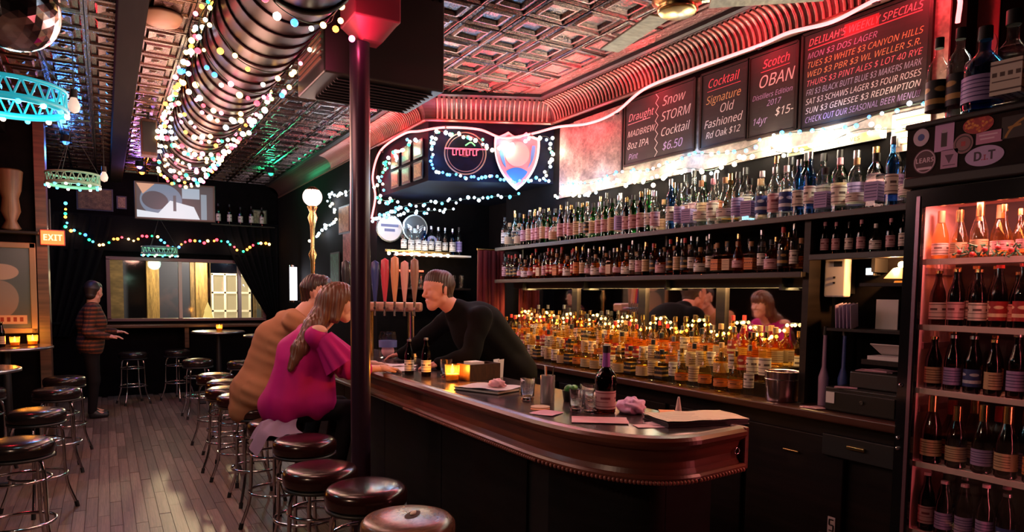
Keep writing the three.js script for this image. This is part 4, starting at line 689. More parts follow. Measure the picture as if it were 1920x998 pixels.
single('wall_mirror', 'long wall mirror behind the ledge of bottles', 'mirror', span(3.646, 3.655, 1.05, 1.77, -6.0, -2.55), M.mirror);
for (const z of [-5.0, -4.1, -3.3]) struct('trim_mirror', uvm(span(3.625, 3.65, 1.22, 1.77, z - 0.04, z + 0.04)), M.darkWood);
function shelf(label, x0, x1, y, z0, z1) {
  const s = thing('back_bar_shelf', label, 'shelf'); obj('board', uvm(span(x0, x1, y - 0.025, y, z0, z1)), M.shelfWood, s);
  obj('front_edge', uvm(rbx(0.014, 0.034, z1 - z0, 0.004, x0 - 0.006, y - 0.014, (z0 + z1) / 2)), std([0.018, 0.014, 0.012], 0.4, 0.1), s);
  for (let z = z0 + 0.3; z < z1; z += 1.0) obj('bracket', span(x1 - 0.12, x1, y - 0.1, y - 0.026, z - 0.01, z + 0.01), M.black, s); return s;
}
shelf('upper back-bar shelf lined with bottles under the fairy lights', 3.40, 3.655, 2.12, -6.05, -1.86);
shelf('middle back-bar shelf lined with bottles above the mirror', 3.40, 3.655, 1.80, -6.05, -2.5);
shelf('short shelf of pale bottles above the cash register', 3.42, 3.655, 1.895, -2.47, -1.86);
single('shelf_divider', 'upright dark board between the bottle shelves and the register', 'divider', uvm(span(3.43, 3.65, 1.05, 2.09, -2.52, -2.48)), M.shelfWood);
{
  const c = thing('red_drape', 'dark red drape hanging at the far end of the bottle shelves', 'drape', [3.42, 1.05, -6.2]);
  obj('folds', [0, 1, 2, 3, 4, 5].map((i) => cy(0.028, 0.036, 1.05, -0.12 + i * 0.05, 0, 0.02 * (i % 2), 8)), fabric([0.16, 0.02, 0.02], 0.7), c); obj('rail', rod([-0.16, 1.06, 0.01], [0.2, 1.06, 0.01], 0.012), M.brass, c);
}
const kTop = K('tall/green/cream/black slim/green/white/gold tall/clear/white/black squat/clear/cream/wood tall/clear/pink/silver slim/clear/black/gold tall/green/pink/black bulb/gold/white/gold tall/clear/lilac/silver slim/clear/pink/black square/clear/white/black tall/dark/pink/gold');
const kTopR = K('tall/clear/lilac/black tall/clear/pink/silver slim/blue/white/silver tall/clear/blue/white bulb/clear/white/wood square/clear/lilac/black tall/clear/white/pink');
const kMid = K('square/amber/cream/black squat/amber/white/wood tall/brown/cream/gold slim/amber/red/red bulb/amber/pink/gold tall/amber/black/red squat/amber/pink/black slim/clear/white/silver tall/amber/orange/gold square/clear/orange/wood bulb/clear/pink/silver tall/clear/pink/black');
const kLow = K('tall/gold/white/gold squat/gold/cream/wood slim/clear/white/silver bulb/gold/orange/gold tall/clear/cream/black square/gold/black/black slim/gold/red/red tall/amber/white/gold');
row(kTop, 'on the upper back-bar shelf', 'upper shelf bottles', 3.455, 2.12, -6.0, -3.75, 0.006, 0.98);
row(kTop, 'on the upper back-bar shelf', 'upper shelf bottles', 3.575, 2.12, -6.0, -3.75, 0.01, 1.08);
row(kTopR, 'at fridge end of upper shelf', 'upper shelf clear bottles', 3.455, 2.12, -3.66, -1.97, 0.008, 1.03);
row(kTop, 'on the upper back-bar shelf', 'upper shelf bottles', 3.585, 2.12, -3.66, -1.97, 0.012, 1.2);
row(kMid, 'on the middle back-bar shelf', 'middle shelf bottles', 3.46, 1.80, -6.0, -2.6, 0.01, 0.82);
row(kMid, 'on the middle back-bar shelf', 'middle shelf bottles', 3.575, 1.80, -6.0, -2.6, 0.018, 0.82);
row(kLow, 'before the ledge mirror', 'front ledge bottles', 3.37, 1.045, -5.98, -2.85, 0.022, 0.95, 0.008);
row(kLow, 'before the ledge mirror', 'front ledge bottles', 3.487, 1.13, -6.02, -2.84, 0.014, 0.98, 0.003);
row(kLow, 'before the ledge mirror', 'front ledge bottles', 3.592, 1.22, -6.02, -2.84, 0.012, 1.0, 0.003);
row(K('tall/dark/pink/black tall/dark/white/black squat/clear/white/white tall/brown/pink/pink'), 'above the cash register', 'register shelf bottles', 3.5, 1.895, -2.46, -1.94, 0.018, 0.6);
{ // alcove shelves run across
  const s = thing('alcove_shelf', 'glass-topped shelf of bottles in the alcove behind the barman', 'shelf'); obj('board', span(2.75, 3.6, 2.07, 2.09, -7.2, -6.98), M.white, s); obj('bracket', span(2.9, 2.92, 1.98, 2.07, -7.2, -7.0), M.black, s);
  const kk = K('slim/clear/white/silver tall/clear/lilac/black tall/clear/white/silver tall/blue/white/silver');
  for (let x = 2.82; x < 3.55; x += 0.085) bottle(pick(kk), 'on the alcove shelf', 'alcove shelf bottles', x, 2.09, -7.09 + rr(-0.02, 0.02), 1);
  const s2 = thing('alcove_shelf', 'lower alcove shelf holding upturned glasses behind the barman', 'shelf'); obj('board', span(2.75, 3.6, 1.70, 1.72, -7.2, -6.98), M.darkWood, s2); obj('bracket', span(2.9, 2.92, 1.6, 1.7, -7.2, -7.0), M.black, s2);
  for (let x = 2.82; x < 3.55; x += 0.1) single('bar_glass', 'tall clear glass on the lower alcove shelf', 'glass', lathe([[0, 0.006], [0.03, 0.004], [0.028, 0], [0.036, 0.15], [0.034, 0.15], [0.029, 0.012], [0, 0.012]], 14), M.clear, [x, 1.72, -7.08], 0, 'glasses in the alcove');
}
for (let i = 0; i < 5; i++) bottle(pick(K('slim/clear/white/silver tall/brown/white/black')), 'above the window garland', 'window shelf bottles', 1.62 + i * 0.17, 2.753, -12.15, 1);

// ---------- warm lights among the ledge bottles ----------
{
  const s = thing('ledge_light_string', 'string of warm mini bulbs running behind the ledge bottles', 'string lights');
  const pts = []; for (let i = 0; i <= 60; i++) pts.push([3.635, 1.45 + 0.05 * Math.sin(i * 0.9), -5.95 + i * 0.056]);
  obj('wire', tube(pts, 0.002, 120, 4), M.cord, s);
  pts.forEach((p, i) => { if (i % 1 === 0) obj('bulb', new THREE.OctahedronGeometry(0.012, 1).translate(p[0] - 0.012, p[1] - 0.01, p[2]), glowOf.warm, s); });
}
{
  const s = thing('shelf_strip_light', 'slim warm strip light fixed under the middle bottle shelf', 'strip light');
  obj('housing', [span(3.60, 3.645, 1.762, 1.774, -6.0, -2.55), span(3.585, 3.6, 1.715, 1.774, -6.0, -2.55)], M.black, s); obj('lit_strip', span(3.605, 3.64, 1.757, 1.762, -5.98, -2.57), glow([1, 0.7, 0.34], 2), s);
  for (let i = 0; i < 4; i++) area(RGB(1, 0.66, 0.26), 230, 0.8, 0.035, [3.622, 1.752, -5.55 + i * 0.85], [3.58, 0, -5.55 + i * 0.85]);
}
// ---------- register station ----------
{
  const r = thing('cash_register', 'black cash register with drawer on the ledge by the fridge', 'cash register', [3.5, 1.045, -2.1], -PI / 2);
  obj('drawer_unit', rbx(0.4, 0.13, 0.28, 0.008, 0, 0.066, 0), std([0.015, 0.015, 0.012], 0.35), r); obj('drawer_front', rbx(0.38, 0.1, 0.012, 0.004, 0, 0.06, 0.145), std([0.02, 0.02, 0.016], 0.3), r); obj('lock', new THREE.CylinderGeometry(0.01, 0.01, 0.01, 14).rotateX(PI / 2).translate(0.02, 0.07, 0.155), M.chrome, r);
  obj('upper_case', rbx(0.3, 0.09, 0.2, 0.01, 0.04, 0.176, -0.03), std([0.02, 0.018, 0.015], 0.4), r); obj('price_tag', bx(0.05, 0.06, 0.004, -0.16, 0.075, 0.153), M.white, r);
}
single('receipt_paper', 'orange-lit loose receipts lying on the cash register', 'paper', [bx(0.12, 0.003, 0.18, 0, 0, 0).rotateY(0.3), bx(0.1, 0.003, 0.14, 0.02, 0.004, 0.02).rotateY(-0.2)], M.paperPink, [3.53, 1.269, -2.12]);
single('receipt_slips', 'pink slips at the front edge of the cash drawer', 'paper', [bx(0.07, 0.003, 0.11).rotateY(0.5)], M.paperPink, [3.39, 1.178, -2.2]);
single('ledge_receipts', 'loose pink papers on the ledge in front of the metal bucket', 'paper', [bx(0.08, 0.003, 0.12).rotateY(0.6), bx(0.07, 0.003, 0.1, 0.01, 0.004, 0.03).rotateY(-0.4)], M.paperPink, [3.36, 1.047, -2.38]);
{
  const c = thing('card_terminal', 'wall telephone-like white card machine beside the register', 'card machine', [3.56, 1.66, -2.39], -PI / 2);
  obj('case', rbx(0.13, 0.22, 0.06, 0.01, 0, 0.11, 0), M.white, c); obj('display', bx(0.05, 0.03, 0.004, 0.02, 0.185, 0.031), M.black, c); for (const y of [0.08, 0.11]) obj('button', bx(0.012, 0.012, 0.006, 0, y, 0.032), M.black, c); obj('mount', bx(0.1, 0.16, 0.06, 0, 0.1, -0.06), M.black, c);
}
{
  const l = thing('blue_indicator', 'tiny blue-white lit gadget lamp beside the card machine', 'lamp', [3.54, 1.8, -2.2]); obj('body', rbx(0.03, 0.05, 0.05, 0.006, 0.03, 0, 0), M.black, l); obj('lit_face', bx(0.006, 0.035, 0.035, 0.012, 0, 0), glow([0.6, 0.85, 1], 5), l); obj('stalk', span(0.02, 0.1, -0.02, 0, -0.01, 0.01), M.black, l);
}
{
  const n = thing('niche_lamp', 'small orange shaded lamp in the niche above the register', 'lamp', [3.54, 1.735, -2.02]); obj('base', cy(0.03, 0.035, 0.012, 0, 0, 0), M.brass, n); obj('shade', lathe([[0.08, 0.025], [0.04, 0.075], [0.03, 0.08]], 18), glow([1, 0.35, 0.1], 1.8), n); obj('bulb', sph(0.018, 0, 0.095, 0, 10, 8), glow([1, 0.7, 0.3], 14), n);
  lamp(RGB(1, 0.42, 0.14), 1.8, [3.5, 1.84, -2.04], 1);
  const s = thing('niche_shelf', 'small shelf that carries the orange niche lamp', 'shelf'); obj('board', span(3.42, 3.65, 1.718, 1.735, -2.17, -1.87), M.darkWood, s);
  const s2 = thing('niche_shelf', 'lower niche shelf with upright cards and menus', 'shelf'); obj('board', span(3.42, 3.65, 1.475, 1.49, -2.35, -1.87), M.darkWood, s2);
  for (const [lab, z, w, h, m] of [['pale photo card leaning at the divider end of the niche', -2.12, 0.12, 0.16, M.paper], ['pale photo card leaning at the fridge end of the niche', -1.98, 0.12, 0.16, M.paperCream]]) single('photo_card', lab, 'card', bx(0.006, h, w, 0, h / 2, 0), m, [3.6, 1.49, z]);
  single('menu_stack', 'fan of lilac menu leaflets on the niche shelf', 'leaflets', [0, 1, 2, 3, 4].map((i) => bx(0.1, 0.13, 0.003).rotateZ(0.15).rotateY(0.2).translate(0, 0.068, i * 0.022)), std([0.5, 0.4, 0.6], 0.7), [3.5, 1.49, -2.33]);
  single('open_ledger', 'open printed tray of receipts under the niche cards', 'receipt tray', [bx(0.16, 0.004, 0.22, 0, 0.05, 0).rotateZ(-0.5), bx(0.1, 0.02, 0.24, 0, 0.01, 0)], M.paper, [3.49, 1.335, -2.0]);
  single('tray_stand', 'dark stand under the open receipt tray', 'stand', span(-0.08, 0.12, 0, 0.025, -0.14, 0.14), M.darkWood, [3.5, 1.31, -2.0]);
}
{
  const b = thing('ice_bucket', 'shiny steel ice bucket on the ledge beside the register', 'bucket', [3.43, 1.045, -2.63]);
  obj('pail', lathe([[0, 0.003], [0.085, 0], [0.09, 0.005], [0.1, 0.17], [0.106, 0.175], [0.1, 0.178], [0.094, 0.17], [0.084, 0.01], [0, 0.01]], 28), std([0.6, 0.42, 0.48], 0.22, 1), b); obj('band', torus(0.098, 0.004, 0, 0.13, 0), M.chrome, b);
}
for (const [x, z, lab] of [[3.5, -2.41, 'purple-capped spray bottle beside the ice bucket'], [3.56, -2.33, 'blue brush handle beside the ice bucket']]) { const o = thing('utensil', lab, 'utensil', [x, 1.045, z]); obj('shaft', lathe([[0, 0], [0.026, 0], [0.028, 0.16], [0.012, 0.22], [0.01, 0.4], [0, 0.42]], 12), lab[0] === 'p' ? std([0.45, 0.3, 0.5], 0.5) : std([0.06, 0.1, 0.35], 0.4), o); obj('tip', cy(0.012, 0.016, 0.05, 0, 0.4, 0, 10), M.black, o); }

// ---------- things on the bar ----------
const BT = 1.0685;
{ const p = bottle(['beer', 'dark', 'white', 'silver'], 'standing on the bar in front of the barman', 'beers on the bar', 1.93, BT, -4.42, 1.12, 'beer_bottle'); p.userData.group = undefined; p.userData.label = 'black beer bottle with white label on the bar beside the candle'; const q = dup(p, [1.86, BT, -4.56], 1, 'black glass beer bottle with white label standing behind another by the barman', undefined, 1.1); q.userData.group = undefined; }
{ const w = thing('whiskey_bottle', 'big round-shouldered dark bottle with purple neck foil on the bar', 'bottle', [2.13, BT, -2.66]);
  obj('glass', lathe([[0, 0.006], [0.046, 0], [0.05, 0.008], [0.05, 0.13], [0.056, 0.16], [0.05, 0.195], [0.024, 0.225], [0.017, 0.24], [0.0165, 0.29]], 26), glass([0.16, 0.05, 0.025]), w); obj('label', new THREE.CylinderGeometry(0.0507, 0.0507, 0.09, 26, 1, true).translate(0, 0.07, 0), LM.pink, w); obj('foil', cy(0.018, 0.021, 0.07, 0, 0.232, 0, 18), std([0.35, 0.12, 0.5], 0.35, 0.3), w); obj('stopper', cy(0.02, 0.02, 0.035, 0, 0.302, 0, 16), M.black, w); }
const tumblerG = lathe([[0, 0.014], [0.028, 0.012], [0.029, 0], [0.034, 0.004], [0.038, 0.11], [0.0355, 0.11], [0.032, 0.018], [0, 0.018]], 24);
for (const [x, z, s, lab] of [[2.04, -2.78, 1, 'empty tumbler beside the dark whiskey bottle, nearer the pole'], [2.07, -2.7, 1.0, 'empty tumbler touching the dark whiskey bottle'], [2.17, -2.86, 1.08, 'taller empty tumbler behind the dark whiskey bottle'], [2.01, -3.2, 1.1, 'clear tumbler beside the straw-filled glass'], [2.04, -4.32, 1.15, 'half-lit clear glass between beer bottle and candle']]) single('tumbler', lab, 'glass', tumblerG, M.crystal, [x, BT, z]).scale.setScalar(s);
{ const g = thing('straw_glass', 'metal-banded glass of straws and picks on the bar', 'straw holder', [2.05, BT, -3.06]); obj('cup', lathe([[0, 0.004], [0.038, 0], [0.04, 0.15], [0.038, 0.15], [0.036, 0.01], [0, 0.01]], 20), std([0.5, 0.48, 0.5], 0.3, 0.6), g); [[0.02, 0.01, M.black], [-0.015, 0.012, M.cardOrange], [0.0, -0.02, M.white]].forEach(([x, z, m]) => obj('straw', rod([x * 0.5, 0.012, z * 0.5], [x * 1.5, 0.2, z * 1.5], 0.003, 6), m, g)); }
{ const g = thing('garnish_cup', 'small cup of green lime wedges on the bar', 'garnish cup', [2.2, BT, -3.05]); obj('cup', lathe([[0, 0.002], [0.04, 0], [0.05, 0.06], [0.047, 0.06], [0, 0.01]], 18), M.black, g); for (let i = 0; i < 4; i++) obj('lime', sph(0.022, 0.02 * Math.cos(i * 1.6), 0.068, 0.02 * Math.sin(i * 1.6), 10, 8), std([0.06, 0.3, 0.07], 0.4), g); }
{ const c = thing('napkin_caddy', 'brown wooden napkin caddy beside the candle on the bar', 'caddy', [2.2, BT, -4.14], 0.15); const w = std([0.09, 0.03, 0.015], 0.4, 0, { map: grain }); for (const [a, b, d, x, z] of [[0.26, 0.11, 0.012, 0, 0.07], [0.26, 0.11, 0.012, 0, -0.07], [0.012, 0.11, 0.14, 0.125, 0], [0.012, 0.11, 0.14, -0.125, 0]]) obj('side', bx(a, b, d, x, 0.056, z), w, c); obj('bottom', bx(0.24, 0.008, 0.13, 0, 0.006, 0), w, c); obj('napkins', bx(0.1, 0.11, 0.1, -0.04, 0.07, 0), M.paper, c); }
single('menu_card', 'upright white folded card beside the wooden caddy', 'card', [bx(0.075, 0.13, 0.003, 0, 0.065, 0.012).rotateX(0.06), bx(0.075, 0.13, 0.003, 0, 0.065, -0.012).rotateX(-0.06)], M.white, [2.37, BT, -4.16], 0.5);
const sheet = (w, d, wav = 0.006, n = 14) => { const g = new THREE.PlaneGeometry(w, d, n, n).rotateX(-PI / 2), p = g.attributes.position; for (let i = 0; i < p.count; i++) p.setY(i, wav * (1 + Math.sin(p.getX(i) * 40) * Math.cos(p.getZ(i) * 31)) + 0.001); g.computeVertexNormals(); return g; };
const book = (name, lab, x, z, w, d, h, turn, cover, page) => { const b = thing(name, lab, 'menu', [x, BT, z], turn); obj('cover', [bx(w, 0.004, d, 0, 0.003, 0), bx(w, 0.004, d, 0, h, 0)], cover, b); obj('pages', bx(w - 0.01, h - 0.006, d - 0.01, 0.002, h / 2 + 0.001, 0), page, b); return b; };
book('menu_book', 'dark-covered menu book lying under the pale menus by the candle', 1.98, -3.62, 0.22, 0.34, 0.02, 0.4, M.black, M.paper);
single('menu_sheet', 'pale printed menu lying on top of the dark menu book', 'menu', sheet(0.23, 0.33, 0.003), std([0.6, 0.52, 0.56], 0.5), [2.0, BT + 0.023, -3.6], 0.55);
{ const nap = (label, pos, turn, s, m) => { const n = 20, g = new THREE.SphereGeometry(0.1, n, n), p = g.attributes.position; for (let i = 0; i < p.count; i++) { const x = p.getX(i), y = p.getY(i), z = p.getZ(i), k = 1 + 0.18 * Math.sin(x * 70 + z * 40) * Math.cos(y * 55 + x * 25) + 0.1 * Math.sin(z * 120); p.setXYZ(i, x * k * s[0], Math.max(0, y * k * s[1] + 0.1 * s[1] * 0.6), z * k * s[2]); } g.computeVertexNormals(); return single('napkin', label, 'napkin', g, m, pos, turn); };
  nap('crumpled pink paper napkin on the pale menu', [2.02, BT + 0.03, -3.56], 0, [0.45, 0.28, 0.7], M.paperPink);
  nap('crumpled lilac napkin beside the dark whiskey bottle', [2.27, BT + 0.002, -2.62], 0.8, [1.1, 0.42, 0.7], std([0.72, 0.40, 0.66], 0.8)); }
single('coaster_slip', 'orange paper slip tucked under the lilac napkin', 'paper', sheet(0.2, 0.08, 0.002), M.cardOrange, [2.4, BT + 0.001, -2.5], 0.9);
book('clip_menu', 'wide pale menu board overhanging the end of the bar', 2.36, -2.28, 0.42, 0.24, 0.022, -0.25, std([0.03, 0.025, 0.03], 0.3), M.black);
single('menu_page', 'printed cream page lying on the wide menu board', 'menu', sheet(0.42, 0.24, 0.002), std(0xffffff, 0.5, 0, { map: canvas(128, 96, (c) => { c.fillStyle = '#cdb59c'; c.fillRect(0, 0, 128, 96); c.fillStyle = '#6c4f3c'; for (let i = 0; i < 7; i++) c.fillRect(12, 14 + i * 11, rr(40, 90), 2); c.strokeStyle = '#8f6f50'; c.strokeRect(5, 5, 118, 86); }) }), [2.36, BT + 0.026, -2.28], -0.25);
single('paper_sheet', 'wavy pale paper lying at the curve of the bar', 'paper', sheet(0.16, 0.26, 0.004), M.paperPink, [1.97, BT, -2.5], 0.95);
single('pink_napkin', 'flat pink napkin lying beside the coasters on the bar', 'napkin', sheet(0.13, 0.13, 0.003), std([0.8, 0.42, 0.55], 0.8), [1.86, BT, -2.78], 0.5);
single('paper_slips', 'two pink slips lying by the rounded bar edge', 'paper', [sheet(0.08, 0.2, 0.001), sheet(0.08, 0.16, 0.001).rotateY(0.4).translate(0.06, 0.002, 0.05)], std([0.8, 0.5, 0.56], 0.8), [2.12, BT, -2.28], 1.2);
for (const [x, z, lab, dy] of [[1.9, -2.9, 'round orange coaster under the straw glass side', 0], [1.92, -2.93, 'round pale coaster lying on the orange coaster', 0.005]]) single('coaster', lab, 'coaster', cy(0.05, 0.05, 0.004, 0, 0, 0, 24), dy ? M.paperCream : M.cardOrange, [x, BT + dy, z]);
for (const [x, z, t, lab] of [[1.86, -4.9, 0.3, 'loose papers on the bar between couple and beer bottle'], [1.98, -5.15, 0.8, 'folded newspaper on the bar before the tap tower'], [1.85, -5.2, 0.1, 'open pale menu in front of the couple']]) single('bar_papers', lab, 'paper', [sheet(0.22, 0.3, 0.004), sheet(0.2, 0.26, 0.004).rotateY(0.5).translate(0.02, 0.006, 0.02)], M.paper, [x, BT, z], t);
for (const [x, z, lab] of [[2.47, -3.05, 'pale squeeze bottle tip behind the bar, pole side'], [2.47, -2.5, 'pale squeeze bottle tip behind the bar end']]) { const s = thing('squeeze_bottle', lab, 'squeeze bottle', [x, 0.89, z]); obj('bottle', lathe([[0, 0], [0.03, 0], [0.032, 0.12], [0.03, 0.14], [0, 0.142]], 16), M.white, s); obj('nozzle', cy(0.005, 0.024, 0.12, 0, 0.138, 0, 14), std([0.6, 0.5, 0.5], 0.4), s); }
{ const j = thing('tip_jar', 'wide glass tip jar with blue band behind the papers', 'jar', [2.18, BT, -5.85]); obj('jar', lathe([[0, 0.004], [0.075, 0], [0.08, 0.01], [0.08, 0.2], [0.07, 0.22], [0.07, 0.24]], 22), M.clear, j); obj('band', new THREE.CylinderGeometry(0.081, 0.081, 0.06, 22, 1, true).translate(0, 0.13, 0), std([0.12, 0.16, 0.45], 0.5), j); obj('notes', sph(0.06, 0, 0.065, 0, 10, 8), M.paperPink, j); }
bottle(['beer', 'dark', 'cream', 'gold'], 'on the candlelit poster-side table', 'x', -0.9, 1.07, -8.42, 1.1, 'beer_bottle').userData.group = undefined;
for (const [lab, y, z, w, h, c] of [['tan framed print on the passage wall under the fairy lights', 2.55, -8.35, 0.4, 0.3, [0.5, 0.28, 0.14]], ['pinkish poster on the passage wall beyond the column', 2.2, -8.2, 0.36, 0.34, [0.45, 0.2, 0.2]], ['green poster low on the passage wall beyond the column', 1.95, -8.75, 0.36, 0.4, [0.06, 0.25, 0.15]]]) { const p = thing('wall_poster', lab, 'poster', [2.55, y, z], -PI / 2); obj('frame', rbx(w + 0.04, h + 0.04, 0.014, 0.004), M.black, p); obj('print', rbx(w, h, 0.008, 0.002, 0, 0, 0.007), std(c, 0.6, 0, { map: blotch }), p); }
{ const s = thing('cabinet_sticker', 'white rounded sticker low on the back-bar cabinet', 'sticker', [3.3685, 0.42, -2.235], -PI / 2); obj('vinyl', rbx(0.045, 0.09, 0.003, 0.001), M.paper, s); obj('mark', [rod([-0.012, 0.03, 0.002], [0.012, 0.03, 0.002], 0.004, 5), rod([-0.012, 0.03, 0.002], [-0.012, 0.0, 0.002], 0.004, 5), rod([-0.012, 0.0, 0.002], [0.012, 0.0, 0.002], 0.004, 5), rod([0.012, 0.0, 0.002], [0.012, -0.03, 0.002], 0.004, 5), rod([-0.012, -0.03, 0.002], [0.012, -0.03, 0.002], 0.004, 5)], M.black, s); }
// tap tower
{
  const t = thing('beer_tap_tower', 'brass and chrome beer tap tower with long coloured handles', 'beer taps', [2.2, BT, -6.02], -0.6);
  for (const x of [-0.26, 0.26]) { obj('pillar', [cy(0.03, 0.03, 0.42, x, 0, 0, 18)], M.chrome, t); obj('foot', cy(0.05, 0.06, 0.03, x, 0, 0, 20), M.brass, t); }
  obj('pillar', cy(0.03, 0.03, 0.42, -0.12, 0, 0, 18), M.brass, t);
  obj('header', rbx(0.72, 0.085, 0.1, 0.02, 0, 0.46, 0), std([0.5, 0.25, 0.17], 0.3, 0.3), t);
  const cols = [[0.02, 0.02, 0.025], [0.75, 0.4, 0.35], [0.75, 0.28, 0.05], [0.03, 0.05, 0.2], [0.6, 0.05, 0.08], [0.7, 0.3, 0.14], [0.75, 0.36, 0.3], [0.3, 0.15, 0.1]];
  cols.forEach((c, i) => { const x = -0.315 + i * 0.09; obj('faucet', [new THREE.CylinderGeometry(0.012, 0.012, 0.1, 10).rotateX(PI / 2).translate(x, 0.45, 0.09), cy(0.009, 0.013, 0.06, x, 0.38, 0.13, 10), cy(0.012, 0.012, 0.05, x, 0.46, 0.12, 10)], M.chrome, t);
    const h = obj('tap_handle', [lathe([[0, 0.5], [0.012, 0.5], [0.016, 0.54], [0.03, 0.66], [0.04, 0.78], [0.034, 0.86 + 0.02 * (i % 3)], [0, 0.88 + 0.02 * (i % 3)]], 12).scale(1, 1, 0.7).translate(x, 0, 0.12)], std(c, 0.35), t); h.userData.label = ['black', 'pale pink', 'orange', 'navy', 'red', 'copper', 'salmon', 'brown'][i] + ' tap handle'; });
}
// ---------- chalkboards ----------
const chalkCol = ['#c4929e', '#b08888', '#b8935f', '#927bab', '#b9adb0'];
function board(label, z0, z1, y0, y1, draw) {
  const w = z1 - z0, h = y1 - y0, W = 640, H = Math.round(W * h / w);
  const t = canvas(W, Math.min(1400, H), (c, cw, ch) => { c.fillStyle = '#14090c'; c.fillRect(0, 0, cw, ch); for (let i = 0; i < 120; i++) { c.fillStyle = `rgba(150,110,115,${rr(0.01, 0.045)})`; c.fillRect(rnd() * cw, rnd() * ch, rr(30, 220), rr(4, 30)); } draw(c, cw, ch); });
  const b = thing('chalkboard', label, 'chalkboard', [3.635, (y0 + y1) / 2, (z0 + z1) / 2], -PI / 2);
  obj('slate', rbx(w - 0.02, h - 0.02, 0.012, 0.002), M.black, b); obj('writing', new THREE.PlaneGeometry(w - 0.03, h - 0.03).translate(0, 0, 0.0068), std(0xffffff, 0.7, 0, { map: t }), b);
  for (const [a, d, x, y] of [[w, 0.015, 0, h / 2], [w, 0.015, 0, -h / 2], [0.015, h, w / 2, 0], [0.015, h, -w / 2, 0]]) obj('frame_rail', bx(a, d, 0.02, x, y, 0.002), M.darkWood, b);
}
const wr = (c, s, x, y, px, col, font = 'sans-serif', rot = 0, wmax) => { c.save(); c.translate(x, y); c.rotate(rot); c.fillStyle = col; c.font = `italic ${px}px ${font}`; if (wmax) c.fillText(s, 0, 0, wmax); else c.fillText(s, 0, 0); c.restore(); };
const ul = (c, x0, x1, y, col) => { c.strokeStyle = col; c.lineWidth = 5; c.beginPath(); c.moveTo(x0, y); c.lineTo(x1, y - 6); c.stroke(); };
board('chalkboard reading Snow Storm cocktail with a wavy dividing line', -4.36, -3.6, 2.70, 3.2, (c, w, h) => {
  wr(c, 'Draught', 22, 130, 70, chalkCol[0]); ul(c, 22, 250, 150, chalkCol[0]); wr(c, 'MADBREW', 16, 240, 58, chalkCol[4]); wr(c, '8oz IPA', 16, 325, 66, chalkCol[4]); wr(c, 'Pint', 30, 400, 56, chalkCol[3]);
  c.strokeStyle = chalkCol[4]; c.lineWidth = 5; c.beginPath(); for (let i = 0; i <= 14; i++) c.lineTo(310 + (i % 2 ? 16 : -10), i * h / 14); c.stroke();
  wr(c, 'Snow', 360, 95, 84, chalkCol[4]); wr(c, 'STORM', 350, 195, 82, chalkCol[4]); wr(c, 'Cocktail', 350, 295, 74, chalkCol[4]); wr(c, '$6.50', 370, 390, 74, chalkCol[3]);
});
board('chalkboard reading Signature Old Fashioned cocktail', -3.54, -3.13, 2.69, 3.2, (c, w, h) => {
  wr(c, 'Cocktail', 70, 150, 130, '#e3566a'); ul(c, 70, 560, 190, '#e3566a'); wr(c, 'Signature', 50, 330, 120, chalkCol[2]); wr(c, 'Old', 260, 460, 130, chalkCol[4]); wr(c, 'Fashioned', 30, 600, 122, chalkCol[4]); wr(c, 'Rd Oak $12', 60, 720, 100, chalkCol[4]);
});
board('chalkboard reading Scotch Oban fifteen dollars', -3.125, -2.76, 2.68, 3.2, (c, w, h) => {
  wr(c, 'Scotch', 170, 150, 130, '#e3566a'); ul(c, 150, 560, 190, '#e3566a'); wr(c, 'OBAN', 110, 370, 190, chalkCol[4]); wr(c, 'Distillers Edition', 30, 500, 80, chalkCol[3], 'sans-serif', 0, 580); wr(c, '2017', 250, 600, 90, chalkCol[3]); wr(c, '14yr', 40, 790, 110, chalkCol[3]); wr(c, '$15-', 370, 740, 130, chalkCol[4]);
});
board("chalkboard headed Delilah's weekly specials beside the tall bottles", -2.73, -1.98, 2.66, 3.22, (c, w, h) => {
  c.fillStyle = '#8c1420'; c.fillRect(225, 8, 180, 58); wr(c, "DELILAH'S WEEKLY SPECIALS", 20, 56, 50, '#e0707c', 'sans-serif', 0, 590); ul(c, 20, 610, 72, '#d0505c');
  const L = ['MON $3 DOS LAGER', 'TUES $3 WHITE $3 CANYON HILLS', 'WED $3 PBR $3 WL WELLER S.R.', 'THURS $3 PINT ALES $ LOT 40 RYE', "FRI $3 BLACK BUTT BLUE $3 MAKERS MARK", 'SAT $3 SCHAWS LAGER $3 FOUR ROSES', 'SUN $3 GENESEE $3 REDEMPTION', 'CHECK OUT OUR SEASONAL BEER MENU!!'];
  L.forEach((s, i) => wr(c, s, 16, 122 + i * 48, 42, [chalkCol[3], chalkCol[2], chalkCol[2], '#c46a78', '#8f8fa8', chalkCol[4], chalkCol[4], chalkCol[3]][i], 'sans-serif', 0, 600));
});
{ const b = thing('pale_panel', 'pale bare plaster panel beside the Snow Storm chalkboard', 'wall panel', [3.638, 2.93, -4.74], -PI / 2); obj('sheet', rbx(0.66, 0.54, 0.008, 0.002), M.wallPale, b); obj('edge_strip', bx(0.014, 0.56, 0.014, 0.34, 0, 0), M.black, b); }
